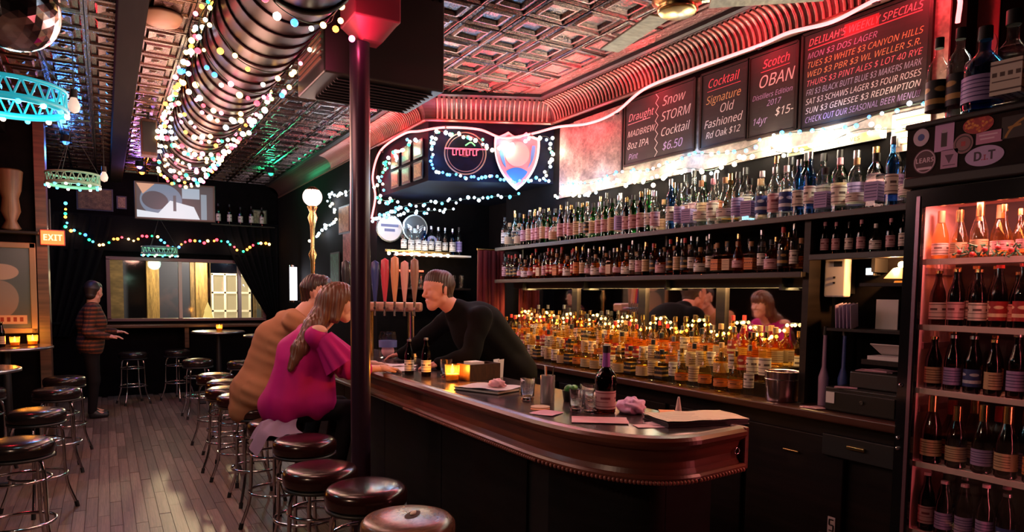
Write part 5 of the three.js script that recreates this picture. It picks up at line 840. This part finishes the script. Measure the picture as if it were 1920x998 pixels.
{ // lit banner strip on the wall under the boards
  const t = canvas(512, 48, (c) => { c.fillStyle = '#d8c98a'; c.fillRect(0, 0, 512, 48); c.fillStyle = '#5c4a22'; c.font = 'bold 30px sans-serif'; c.fillText('BITTERGROVES', 180, 35, 300); c.fillStyle = '#9c7f3a'; c.fillRect(8, 8, 120, 30); });
  const b = thing('wall_banner', 'narrow cream lettered banner under the chalkboards by the fridge', 'banner', [3.63, 2.545, -2.5], -PI / 2); obj('strip', rbx(0.62, 0.055, 0.01, 0.002), M.white, b); obj('lettering', new THREE.PlaneGeometry(0.61, 0.05).translate(0, 0, 0.0056), std(0xffffff, 0.7, 0, { map: t }), b);
  const m = thing('price_list', 'cream price list sheet hung beside the lettered banner', 'notice', [3.63, 2.53, -2.06], -PI / 2); obj('sheet', rbx(0.2, 0.2, 0.006, 0.001), M.paperCream, m); for (let i = 0; i < 5; i++) obj('print_line', bx(0.16 - (i % 2) * 0.04, 0.008, 0.003, 0, 0.07 - i * 0.033, 0.003), std([0.2, 0.13, 0.05]), m);
}
// ---------- signs on the bulkhead ----------
const jogTurn = -Math.atan2(0.50, 1.06) * -1;   // the jog face points to the room
{
  const at = (t, o = 0.02) => [2.6 + 1.06 * t - 0.427 * o, -5.92 + 0.5 * t + 0.904 * o];
  const turn = -Math.atan2(0.5, 1.06);
  { // shield
    const [x, z] = at(0.70, 0.03), s = thing('shield_sign', 'large pink and blue shield-shaped sign with pale outline on bulkhead', 'sign', [x, 2.9, z], turn);
    const shp = (k) => { const q = new THREE.Shape(); q.moveTo(-0.2 * k, 0.2 * k); q.quadraticCurveTo(-0.14 * k, 0.21 * k, -0.08 * k, 0.25 * k); q.quadraticCurveTo(-0.03 * k, 0.21 * k, 0, 0.21 * k); q.quadraticCurveTo(0.03 * k, 0.21 * k, 0.08 * k, 0.25 * k); q.quadraticCurveTo(0.14 * k, 0.21 * k, 0.2 * k, 0.2 * k); q.bezierCurveTo(0.22 * k, 0, 0.14 * k, -0.16 * k, 0, -0.26 * k); q.bezierCurveTo(-0.14 * k, -0.16 * k, -0.22 * k, 0, -0.2 * k, 0.2 * k); return q; };
    const ex = (q, d, z0) => new THREE.ExtrudeGeometry(q, { depth: d, bevelEnabled: false, curveSegments: 18 }).translate(0, 0, z0);
    obj('rim', ex(shp(1.05), 0.012, 0), M.white, s); obj('field', ex(shp(0.94), 0.006, 0.011), std([0.5, 0.17, 0.21], 0.5), s);
    const low = new THREE.Shape(); low.moveTo(0, -0.21); low.quadraticCurveTo(-0.09, -0.14, -0.1, -0.1); low.quadraticCurveTo(0, -0.03, 0.1, -0.1); low.quadraticCurveTo(0.09, -0.14, 0, -0.21); obj('blue_wedge', ex(low, 0.004, 0.016), std([0.02, 0.13, 0.4], 0.4), s);
    for (const k of [-1, 1]) { const q = new THREE.Shape(); q.moveTo(0.17 * k, 0.14); q.quadraticCurveTo(0.17 * k, 0.0, 0.1 * k, -0.07); q.lineTo(0.13 * k, -0.04); q.quadraticCurveTo(0.12 * k, 0.06, 0.14 * k, 0.14); obj('side_bar', ex(q, 0.004, 0.016), std([0.05, 0.2, 0.5], 0.4), s); }
    obj('disc', new THREE.CylinderGeometry(0.115, 0.115, 0.006, 30).rotateX(PI / 2).translate(0, 0.06, 0.02), std([0.55, 0.27, 0.28], 0.5), s);
  }
  { // neon circle
    const [x, z] = at(0.29, 0.04), s = thing('neon_sign', 'round neon beer sign with red lettering across a pale ring', 'neon sign', [x, 2.95, z], turn);
    obj('ring_tube', new THREE.TorusGeometry(0.19, 0.006, 6, 48), glow([0.6, 0.25, 0.15], 0.5), s); obj('inner_ring_tube', new THREE.TorusGeometry(0.165, 0.004, 6, 48), glow([0.5, 0.1, 0.08], 0.4), s);
    const bars = []; for (let i = 0; i < 8; i++) { const x0 = -0.115 + i * 0.031; bars.push(rod([x0, -0.018, 0.01], [x0, 0.03, 0.01], 0.005, 5)); if (i % 2) bars.push(rod([x0, 0.03, 0.01], [x0 + 0.02, 0.03, 0.01], 0.005, 5)); else bars.push(rod([x0, -0.018, 0.01], [x0 + 0.02, -0.018, 0.01], 0.005, 5)); }
    obj('letter_tube', bars.concat([rod([-0.19, 0.04, 0.01], [0.19, 0.04, 0.01], 0.006, 6)]), glow([1, 0.05, 0.1], 3.5), s); obj('green_tube', tube([[0.0, 0.07, 0.01], [0.05, 0.1, 0.01], [0.09, 0.07, 0.01]], 0.006, 12, 6), glow([0.1, 0.8, 0.2], 2.5), s); obj('bracket', bx(0.06, 0.06, 0.03, 0, 0, -0.02), M.black, s);
    lamp(RGB(1, 0.1, 0.12), 0.15, [x - 0.05, 2.95, z + 0.12], 1);
  }
}
{ // small framed prints on the side of the bulkhead
  const cols = [[0.5, 0.3, 0.1], [0.08, 0.28, 0.14], [0.45, 0.25, 0.1], [0.3, 0.09, 0.05], [0.1, 0.35, 0.18], [0.4, 0.28, 0.14]];
  const lab = ['gold', 'green', 'tan', 'dark red', 'bright green', 'ochre'];
  for (let r = 0; r < 2; r++) for (let k = 0; k < 3; k++) { const i = r * 3 + k, p = thing('small_print', `small ${lab[i]} framed print on the bulkhead side`, 'picture', [2.585, 2.82 + r * 0.2, -6.12 - k * 0.3], -PI / 2); obj('frame', rbx(0.22, 0.17, 0.014, 0.004), M.black, p); obj('print', rbx(0.17, 0.125, 0.008, 0.002, 0, 0, 0.006), std(cols[i], 0.4, 0.2, { map: blotch }), p); }
}
for (const [lab, x, y, z, col, rim] of [['round pale badge sign with dark lettering bars over the taps', 2.68, 2.36, -7.15, [0.66, 0.5, 0.48], M.blackGloss], ['round black badge sign with silver wings over the taps', 2.98, 2.38, -7.15, [0.03, 0.03, 0.035], M.steel]]) {
  const s = thing('badge_sign', lab, 'sign', [x, y, z]); obj('rim', new THREE.CylinderGeometry(0.15, 0.15, 0.02, 32).rotateX(PI / 2), rim, s); obj('face', new THREE.CylinderGeometry(0.135, 0.135, 0.008, 32).rotateX(PI / 2).translate(0, 0, 0.012), std(col, 0.4), s);
  if (col[0] > 0.1) { obj('bar', [bx(0.2, 0.03, 0.006, 0, 0.03, 0.016), bx(0.12, 0.03, 0.006, 0, -0.02, 0.016)], std([0.12, 0.1, 0.2], 0.5), s); } else { for (const k of [-1, 1]) obj('wing', [0, 1, 2].map((i) => rbx(0.07, 0.014, 0.006, 0.003, 0, 0, 0).rotateZ(k * (0.5 + i * 0.2)).translate(k * 0.065, 0.02 - i * 0.024, 0.016)), M.steel, s); obj('crest', bx(0.05, 0.05, 0.006, 0, -0.03, 0.016), M.white, s); }
}
{ const s = thing('badge_sign', 'small white ring badge below the winged badge', 'sign', [3.2, 2.25, -7.18]); obj('disc', new THREE.CylinderGeometry(0.06, 0.06, 0.012, 24).rotateX(PI / 2), std([0.55, 0.45, 0.7], 0.5), s); obj('hub', new THREE.CylinderGeometry(0.03, 0.03, 0.008, 20).rotateX(PI / 2).translate(0, 0, 0.008), M.black, s); }
{ const l = thing('tap_strip_light', 'warm row of small lamps on a rail over the beer taps', 'strip light', [2.9, 2.1, -6.85]); obj('rail', rbx(0.75, 0.03, 0.04, 0.008), M.brass, l); for (let i = 0; i < 9; i++) obj('bulb', sph(0.018, -0.34 + i * 0.085, -0.03, 0.015, 10, 8), glowOf.white, l); obj('bracket', rod([0, 0, 0], [0, 0.02, -0.34], 0.008), M.brass, l); for (const x of [2.65, 2.9, 3.15]) lamp(RGB(1, 0.75, 0.45), 0.5, [x, 2.03, -6.76], 1); }
for (const [lab, y, c] of [['red lit shelf strip in the alcove behind the barman', 1.9, [1, 0.08, 0.03]]]) { const s = thing('lit_strip', lab, 'strip light', [2.86, y, -7.0]); obj('tube', rod([-0.2, 0, 0], [0.16, 0, 0], 0.009, 8), glow(c, 3), s); obj('clip', bx(0.03, 0.03, 0.2, 0, 0.0, -0.1), M.black, s); lamp(RGB(1, 0.1, 0.05), 0.18, [2.86, 1.87, -6.9], 1); }

// ---------- fridge ----------
{
  const x0 = 3.2, x1 = 3.9, z0 = -1.82, z1 = -0.75, f = thing('drinks_fridge', 'tall glass-door drinks fridge lit pink inside, full of bottles', 'fridge');
  const shell = std([0.02, 0.014, 0.016], 0.35), lin = std([0.80, 0.50, 0.50], 0.5);
  obj('cabinet', [span(x0 + 0.03, x1, 0.05, 2.16, z0, z0 + 0.03), span(x0 + 0.03, x1, 0.05, 2.16, z1 - 0.03, z1), span(x1 - 0.03, x1, 0.05, 2.16, z0, z1), span(x0 + 0.03, x1, 2.12, 2.16, z0, z1), span(x0 + 0.03, x1, 0.0, 0.12, z0, z1)], shell, f);
  obj('liner', [span(x0 + 0.05, x1 - 0.04, 0.13, 2.11, z0 + 0.031, z0 + 0.05), span(x0 + 0.05, x1 - 0.04, 0.13, 2.11, z1 - 0.05, z1 - 0.031), span(x0 + 0.05, x1 - 0.04, 2.1, 2.119, z0 + 0.04, z1 - 0.04), span(x0 + 0.05, x1 - 0.04, 0.121, 0.135, z0 + 0.04, z1 - 0.04)], lin, f);
  obj('back_liner', span(x0 + 0.36, x0 + 0.375, 0.13, 2.1, z0 + 0.052, z1 - 0.052), std([0.03, 0.012, 0.012], 0.7), f);
  const d = obj('door_frame', [span(x0, x0 + 0.028, 0.06, 2.15, z0, z0 + 0.075), span(x0, x0 + 0.028, 0.06, 2.15, z1 - 0.075, z1), span(x0, x0 + 0.028, 2.07, 2.15, z0 + 0.075, z1 - 0.075), span(x0, x0 + 0.028, 0.06, 0.14, z0 + 0.075, z1 - 0.075)], M.blackGloss, f);
  obj('door_glass', span(x0 + 0.01, x0 + 0.016, 0.14, 2.07, z0 + 0.075, z1 - 0.075), M.clear, d); obj('chrome_strip', span(x0 - 0.006, x0 + 0.002, 0.1, 2.12, z0 + 0.05, z0 + 0.066), std([0.5, 0.3, 0.4], 0.25, 0.8), d);
  obj('hinge_bolts', [0.95, 1.0, 1.25].map((y) => sph(0.01, x0 - 0.004, y, z0 + 0.02, 10, 8)), M.chrome, d);
  const sy = [1.825, 1.525, 1.23, 0.885, 0.56, 0.25];
  for (const y of sy) { const s = obj('wire_shelf', [0, 1, 2, 3, 4, 5, 6, 7, 8, 9].map((i) => rod([x0 + 0.07 + i * 0.03, y, z0 + 0.055], [x0 + 0.07 + i * 0.03, y, z1 - 0.055], 0.004, 5)), M.white, f); obj('shelf_lip', [span(x0 + 0.045, x0 + 0.051, y - 0.014, y + 0.012, z0 + 0.055, z1 - 0.055)], std([0.75, 0.55, 0.52], 0.4), s); }
  for (const y of [1.6, 1.25, 0.95]) obj('shelf_support', span(x0 + 0.1, x0 + 0.34, y + 0.17, y + 0.2, z0 + 0.05, z0 + 0.058), std([0.5, 0.3, 0.35], 0.4, 0.4), f);
  obj('fridge_lamp', [span(x0 + 0.06, x0 + 0.11, 2.09, 2.0995, z0 + 0.1, z1 - 0.1)], glow([1, 0.5, 0.36], 2), f);
  area(RGB(1, 0.27, 0.23), 105, 0.8, 0.06, [x0 + 0.085, 2.086, (z0 + z1) / 2], [x0 + 0.3, 0, (z0 + z1) / 2]);
  obj('side_lamp', [span(x0 + 0.05, x0 + 0.07, 0.3, 2.04, z1 - 0.09, z1 - 0.06)], glow([1, 0.4, 0.36], 2), f);
  area(RGB(1, 0.16, 0.18), 36, 0.05, 1.6, [x0 + 0.075, 1.15, z1 - 0.1], [x0 + 0.35, 1.15, z0]);
  const kk = { 0: K('champ/gold/orange/gold champ/clear/cream/gold bulb/gold/pink/gold champ/gold/white/wood'), 1: K('beer/dark/orange/gold beer/dark/pink/gold beer/brown/white/gold beer/dark/red/red'), 2: K('beer/dark/orange/gold beer/dark/blue/silver beer/dark/cream/gold beer/brown/lilac/silver'), 3: K('champ/dark/orange/red champ/dark/cream/gold champ/dark/lilac/gold champ/green/orange/gold'), 4: K('beer/dark/lilac/pink beer/dark/blue/silver beer/dark/pink/pink'), 5: K('beer/dark/blue/silver beer/dark/pink/gold') };
  const lab = ['on the top fridge shelf', 'on the second fridge shelf', 'on the third fridge shelf', 'on the fourth fridge shelf', 'on the fifth fridge shelf', 'on the lowest fridge shelf'];
  sy.forEach((y, i) => { const big = i === 0 || i === 3, sc = big ? (i === 0 ? 0.79 : 1.0) : 1.12; for (let r = 0; r < 2; r++) row(kk[i], lab[i], `fridge bottles, shelf ${['one', 'two', 'three', 'four', 'five', 'six'][i]}`, x0 + 0.115 + r * 0.13, y + 0.004, z0 + 0.064 + r * 0.02, z1 - 0.16, 0.012, sc, 0.006, big ? 'champagne_bottle' : 'beer_bottle'); });
}
{ const g = thing('fridge_wreath', 'small green sprig garland tucked on the top fridge shelf', 'garland', [3.262, 1.9, -1.5]); const l = []; for (let i = 0; i < 46; i++) l.push(new THREE.ConeGeometry(0.006, 0.045, 4).rotateZ(rr(-1.5, 1.5)).rotateX(rr(-1.5, 1.5)).translate(rr(-0.008, 0.008), rr(-0.02, 0.03), rr(-0.12, 0.12))); obj('needles', l, std([0.02, 0.13, 0.06], 0.6), g); for (let i = 0; i < 5; i++) obj('bauble', sph(0.012, -0.012, rr(-0.02, 0.02), -0.1 + i * 0.05, 8, 6), CM.red, g); g.position.y = 1.865; }
// sticker board over the fridge
{
  const b = thing('header_board', 'dark board covered in stickers above the drinks fridge', 'board'); obj('board', uvm(span(3.2, 3.9, 2.165, 2.44, -1.83, -0.75)), matte([0.03, 0.012, 0.010], 0.6, 0.3, { map: blotch }), b); obj('lower_rail', uvm(rbx(0.05, 0.05, 1.08, 0.01, 3.205, 2.185, -1.29)), M.black, b); obj('upper_rail', uvm(rbx(0.06, 0.025, 1.08, 0.008, 3.205, 2.437, -1.29)), M.black, b);
  const st = (lab, z, y, w, h, round, draw) => { const t = canvas(128, Math.round(128 * h / w), draw); const o = thing('sticker', lab, 'sticker', [3.1985, y, z], -PI / 2); const g = round ? new THREE.CircleGeometry(0.5, 32).scale(w, h, 1) : new THREE.PlaneGeometry(w, h); obj('vinyl', g.translate(0, 0, 0.0012), std(0xffffff, 0.5, 0, { map: t }), o); obj('edge', (round ? new THREE.CylinderGeometry(0.5, 0.5, 0.001, 32).rotateX(PI / 2).scale(w, h, 1) : bx(w, h, 0.001)).translate(0, 0, 0.0005), M.white, o); };
  const fill = (c, w, h, bg) => { c.fillStyle = bg; c.fillRect(0, 0, w, h); };
  const txt = (c, s, x, y, px, col, mw) => { c.fillStyle = col; c.font = `bold ${px}px sans-serif`; c.textAlign = 'center'; c.fillText(s, x, y, mw); };
  st('round white sticker with blue centre on the fridge board', -1.765, 2.385, 0.07, 0.078, true, (c, w, h) => { fill(c, w, h, '#c9b6cf'); c.fillStyle = '#35509c'; c.beginPath(); c.arc(w / 2, h / 2, 28, 0, 7); c.fill(); });
  st('lilac upright sticker with a dark pint glass', -1.665, 2.37, 0.08, 0.125, false, (c, w, h) => { fill(c, w, h, '#c79ad0'); c.fillStyle = '#2a1520'; c.fillRect(44, 70, 40, 100); c.fillStyle = '#b9a2c0'; c.fillRect(48, 50, 32, 24); });
  st('round sticker lettered LEARS with a ribbon on the fridge board', -1.745, 2.275, 0.1, 0.11, true, (c, w, h) => { fill(c, w, h, '#4a1c34'); c.strokeStyle = '#c7a7bf'; c.lineWidth = 6; c.beginPath(); c.ellipse(w / 2, h / 2, 56, 62, 0, 0, 7); c.stroke(); txt(c, 'LEARS', 64, 78, 40, '#d9bcd2', 104); c.fillStyle = '#d9bcd2'; c.fillRect(24, 104, 80, 14); });
  st('small square lilac sticker with dark crest', -1.64, 2.27, 0.07, 0.08, false, (c, w, h) => { fill(c, w, h, '#b98cb6'); c.fillStyle = '#54294f'; c.beginPath(); c.moveTo(30, 40); c.lineTo(98, 40); c.lineTo(64, 110); c.fill(); c.fillRect(16, 120, 96, 6); });
  st('red and orange flower burst sticker on the fridge board', -1.53, 2.395, 0.12, 0.075, true, (c, w, h) => { fill(c, w, h, '#a3262a'); for (let i = 0; i < 60; i++) { c.fillStyle = pick(['#d06a2c', '#c23a34', '#e09040']); c.beginPath(); c.arc(rnd() * w, rnd() * h, 6, 0, 7); c.fill(); } });
  st('round bronze sticker with red monogram on the fridge board', -1.585, 2.325, 0.08, 0.085, true, (c, w, h) => { fill(c, w, h, '#8d5f6a'); c.strokeStyle = '#3f2630'; c.lineWidth = 8; c.beginPath(); c.arc(64, h / 2, 50, 0, 7); c.stroke(); c.fillStyle = '#a83040'; c.fillRect(50, h / 2 - 16, 28, 32); });
  st('pink rectangular sticker with pale script', -1.485, 2.335, 0.1, 0.05, false, (c, w, h) => { fill(c, w, h, '#c884ae'); c.fillStyle = '#e9c4de'; c.fillRect(14, 14, 90, 8); c.fillRect(20, 34, 70, 8); });
  st('white oval sticker lettered D and T on the fridge board', -1.5, 2.26, 0.15, 0.085, true, (c, w, h) => { fill(c, w, h, '#bfa3d8'); txt(c, 'D', 42, 52, 46, '#2a1030'); txt(c, 'T', 88, 52, 46, '#2a1030'); txt(c, '.I.', 66, 52, 26, '#a02a50'); });
  st('gold palm-shaped sticker on the fridge board', -1.39, 2.36, 0.1, 0.09, false, (c, w, h) => { fill(c, w, h, '#24100f'); c.strokeStyle = '#a97a2e'; c.lineWidth = 12; c.beginPath(); c.moveTo(20, 110); c.quadraticCurveTo(40, 50, 110, 20); c.moveTo(30, 60); c.lineTo(90, 50); c.stroke(); });
  st('round lilac film-reel sticker on the fridge board', -1.295, 2.345, 0.075, 0.085, true, (c, w, h) => { fill(c, w, h, '#b491cf'); c.fillStyle = '#3a1420'; c.beginPath(); c.arc(64, h / 2, 30, 0, 7); c.fill(); });
  st('plain red-brown square sticker at the end of the fridge board', -1.26, 2.25, 0.11, 0.1, false, (c, w, h) => { fill(c, w, h, '#9a2f1f'); c.fillStyle = '#5c1710'; c.fillRect(20, 40, 80, 8); c.fillRect(20, 70, 60, 8); });
}
for (const [z, kind, s, lab] of [[-1.745, 'tall', 1.25, 'clear bottle with striped pale label at the outer end above the fridge'], [-1.655, 'tall', 1.3, 'clear bottle with dark lettered label above the fridge'], [-1.555, 'squat', 1.55, 'stout lilac-flecked bottle with black stopper above the fridge'], [-1.45, 'square', 1.55, 'broad dark square bottle above the fridge'], [-1.34, 'tall', 1.2, 'last tall bottle in the row above the fridge']]) {
  const p = thing('spirit_bottle', lab, 'bottle', [3.27, 2.4505, z], rnd()), G = bottleGeo(kind), i = Math.round((z + 1.8) * 10) % 5; p.scale.setScalar(s); obj('glass', G.body, [GM.clear, GM.clear, GM.blue, GM.dark, GM.clear][i], p); obj('label', G.label, [LM.orange, LM.black, LM.lilac, LM.blue, LM.white][i], p); obj('cap', G.cap, M.black, p);
}
{ const h = thing('paper_lantern', 'pink paper shape hung on the wall above the fridge', 'decoration', [3.935, 3.06, -1.92], -PI / 2); obj('sheet', rbx(0.22, 0.36, 0.01, 0.004, 0, 0, 0.0), std([0.7, 0.25, 0.27], 0.7), h); obj('face_disc', new THREE.CylinderGeometry(0.09, 0.09, 0.008, 24).rotateX(PI / 2).translate(0.02, -0.1, 0.01), M.white, h); }

// ---------- rope light and string lights ----------
{
  const P = [[3.52, 2.97, -1.80], [3.52, 3.1, -1.80], [3.54, 3.2, -1.9], [3.55, 3.23, -2.05], [3.55, 3.235, -2.24], [3.55, 3.205, -2.49], [3.55, 3.235, -2.77], [3.55, 3.225, -3.0], [3.55, 3.232, -3.55], [3.55, 3.222, -4.04], [3.57, 3.13, -4.41], [3.57, 3.115, -4.77], [3.55, 3.17, -5.2], [3.42, 3.14, -5.46], [3.2, 3.1, -5.58], [3.0, 3.17, -5.68], [2.72, 3.18, -5.82], [2.55, 3.16, -6.0], [2.53, 3.2, -6.36], [2.53, 3.15, -7.0], [2.53, 2.93, -7.25], [2.53, 2.69, -7.17], [2.53, 2.47, -7.29]];
  const r = thing('rope_light', 'glowing red rope light running along the cornice above the chalkboards', 'rope light');
  obj('lit_tube', tube(P, 0.011, 220, 7), glow([1, 0.17, 0.17], 4.2), r);
  obj('clip', P.filter((_, i) => i % 3 === 1).map((p) => bx(0.03, 0.03, 0.03, p[0] + 0.012, p[1], p[2])), M.black, r);
  for (let i = 1; i < P.length; i += 1) { const p = P[i]; if (i % 2 || i > 10) lamp(RGB(1, 0.03, 0.05), 0.55, [p[0] - 0.06, p[1] - 0.01, p[2] + (p[0] < 3.5 ? 0.03 : 0)], 1.5); }
}
function string(label, pts, n, cols, size, jit, per, name = 'string_lights', lampCol, lampEvery, cd) {
  const s = thing(name, label, 'string lights'); const c = new THREE.CatmullRomCurve3(pts.map((p) => V(...p)));
  obj('wire', new THREE.TubeGeometry(c, Math.min(400, n * 3), 0.0025, 4), M.cord, s);
  const g = new THREE.OctahedronGeometry(size * 1.1, 2);
  for (let i = 0; i < n; i++) { const p = c.getPointAt((i + 0.5) / n), q = [p.x + rr(-jit, jit), p.y + rr(-jit, jit * 0.6), p.z + rr(-jit, jit)]; const b = obj('bulb', g, glowOf[pick(cols)], s); b.position.set(...q); b.scale.setScalar(rr(0.8, 1.25)); if (lampEvery && i % lampEvery === Math.floor(lampEvery / 2)) lamp(lampCol, cd, [q[0] + per[0], q[1] + per[1], q[2] + per[2]], 1.5); }
  return s;
}
const along = (x, y, z0, z1, n, amp, f = 0) => Array.from({ length: n + 1 }, (_, i) => [x, y + amp * Math.sin(i * 1.9 + f), z0 + (z1 - z0) * i / n]);
string('bright white fairy lights strung over the upper bottle shelf', along(3.585, 2.55, -5.3, -1.9, 16, 0.03), 72, ['white', 'white', 'white', 'cool'], 0.013, 0.03, [-0.06, 0, 0], 'fairy_lights', RGB(1, 0.85, 0.58), 9, 0.95);
string('blue fairy lights strung along the bottoms of the chalkboards', along(3.59, 2.635, -5.2, -1.95, 14, 0.025, 1), 46, ['cyan', 'blue', 'cool'], 0.011, 0.015, [-0.05, 0, 0], 'fairy_lights', RGB(0.25, 0.55, 1), 15, 0.25);
const jog = (t, y, o = 0.04) => [2.6 + 1.06 * t - 0.427 * o, y, -5.92 + 0.5 * t + 0.904 * o];
string('white fairy lights looped over the neon and shield signs', [jog(0.04, 3.0), jog(0.06, 3.14), jog(0.2, 3.12), jog(0.4, 3.08), jog(0.48, 3.0), jog(0.8, 3.1), jog(0.95, 3.12), jog(0.97, 2.9), jog(0.93, 2.75)], 42, ['white', 'white', 'cool', 'green'], 0.015, 0.025, [-0.03, 0, 0.06], 'fairy_lights', RGB(1, 0.85, 0.6), 14, 0.3);
string('blue fairy lights hung under and beside the neon sign', [jog(0.02, 3.1), jog(0.03, 2.9), jog(0.05, 2.78), jog(0.2, 2.76), jog(0.35, 2.73), jog(0.5, 2.75), jog(0.7, 2.71), jog(0.85, 2.74), jog(0.98, 2.72)], 40, ['cyan', 'blue', 'cool'], 0.013, 0.015, [-0.03, -0.05, 0.06], 'fairy_lights', RGB(0.2, 0.5, 1), 8, 0.32);
string('cool white fairy lights along the lower edge of the bulkhead', [[3.5, 2.62, -5.75], [3.2, 2.6, -5.95], [2.9, 2.55, -6.0], [2.65, 2.52, -6.1], [2.52, 2.5, -6.4], [2.52, 2.47, -6.9], [2.52, 2.44, -7.2], [2.8, 2.52, -7.0], [3.2, 2.55, -6.6]], 62, ['cool', 'cool', 'cyan'], 0.014, 0.03, [-0.03, -0.06, 0.03], 'fairy_lights', RGB(0.45, 0.7, 1), 12, 0.4);
string('green and white fairy lights down the side of the bulkhead', [[2.54, 3.1, -6.1], [2.54, 3.05, -6.5], [2.54, 2.98, -6.9], [2.54, 2.8, -7.1], [2.54, 2.65, -7.0], [2.54, 2.6, -6.6]], 44, ['green', 'white', 'green', 'cool', 'cyan'], 0.015, 0.04, [-0.06, 0, 0], 'fairy_lights', RGB(0.5, 1, 0.75), 14, 0.3);
string('white fairy lights on the passage wall beyond the column', [[2.52, 2.95, -7.6], [2.52, 2.85, -8.2], [2.52, 2.9, -8.9], [2.52, 2.6, -8.6], [2.52, 2.5, -9.2], [2.52, 2.35, -9.8]], 40, ['cool', 'white', 'cool'], 0.015, 0.03, [-0.06, 0, 0], 'fairy_lights', RGB(0.85, 0.9, 1), 13, 0.4);
{ // garland over the window
  const g = []; for (let i = 0; i <= 36; i++) { const u = i / 36; g.push([-0.45 + 2.9 * u, 2.52 - 0.14 * Math.abs(Math.sin(u * PI * 3)) + 0.05 * Math.sin(i), -12.085]); } g.unshift([-0.47, 2.95, -12.085], [-0.46, 2.75, -12.085]);
  string('multicoloured bulb garland swagged over the street window', g, 52, ['red', 'green', 'blue', 'orange', 'warm', 'cyan', 'green'], 0.018, 0.018, [0, 0, 0.1], 'garland', RGB(1, 0.6, 0.4), 12, 0.2);
}
{ // wraps round the duct
  const cols = ['white', 'warm', 'white', 'pink', 'pink', 'red', 'warm', 'white', 'orange', 'warm', 'pink', 'white', 'green', 'blue', 'cool'];
  for (const [lab, z0, z1, turns, n, R, sz] of [['multicoloured bulbs spaced round the nearest stretch of duct', -3.1, -4.6, 2.2, 46, DR + 0.02, 0.0125], ['dense multicoloured bulbs wrapped round the middle of the duct', -4.5, -7.0, 6.5, 200, DR + 0.03, 0.0145], ['dense warm bulbs wrapped round the far stretch of duct', -6.9, -8.75, 6.5, 190, DR + 0.035, 0.0155]]) {
    const s = thing('duct_lights', lab, 'string lights'); const P = []; for (let i = 0; i <= 140; i++) { const u = i / 140, a = u * turns * 2 * PI + 2.4; P.push([DX + R * Math.cos(a) * (1 + 0.06 * Math.sin(i * 0.7)), DY + R * Math.sin(a), z0 + (z1 - z0) * u + 0.12 * Math.sin(a * 0.5)]); }
    const c = new THREE.CatmullRomCurve3(P.map((p) => V(...p))); obj('wire', new THREE.TubeGeometry(c, 420, 0.003, 4), M.cord, s);
    const g = new THREE.OctahedronGeometry(sz * 1.15, 2);
    for (let i = 0; i < n; i++) { const p = c.getPointAt((i + 0.5) / n); const b = obj('bulb', g, glowOf[pick(cols)], s); let dx = p.x - DX, dy = p.y - DY; const f = 1 + rr(0.0, 0.12); let px = DX + dx * f, py = DY + dy * f - (dy < -0.1 ? rr(0, 0.05) : 0); if (py > 3.42) py = 3.42; b.position.set(px, py, p.z + rr(-0.04, 0.04)); b.scale.setScalar(rr(0.75, 1.3)); }
  }
  for (let i = 0; i < 6; i++) { const z = -3.7 - i * 0.95; lamp([RGB(1, 0.45, 0.36), RGB(1, 0.6, 0.38), RGB(1, 0.38, 0.42)][i % 3], 1.8, [DX - 0.16, 2.58, z], 11); lamp(RGB(1, 0.5, 0.36), 0.4, [DX - 0.55, 2.92, z - 0.4], 11); }
  for (const z of [-5.0, -6.6, -8.0]) lamp(RGB(1, 0.5, 0.36), 0.35, [DX + 0.52, 2.95, z], 11);
}
console.log('bottles', scene.children.filter((o) => o.userData.category === 'bottle').length, 'top', scene.children.length);
renderer.render(scene, camera);
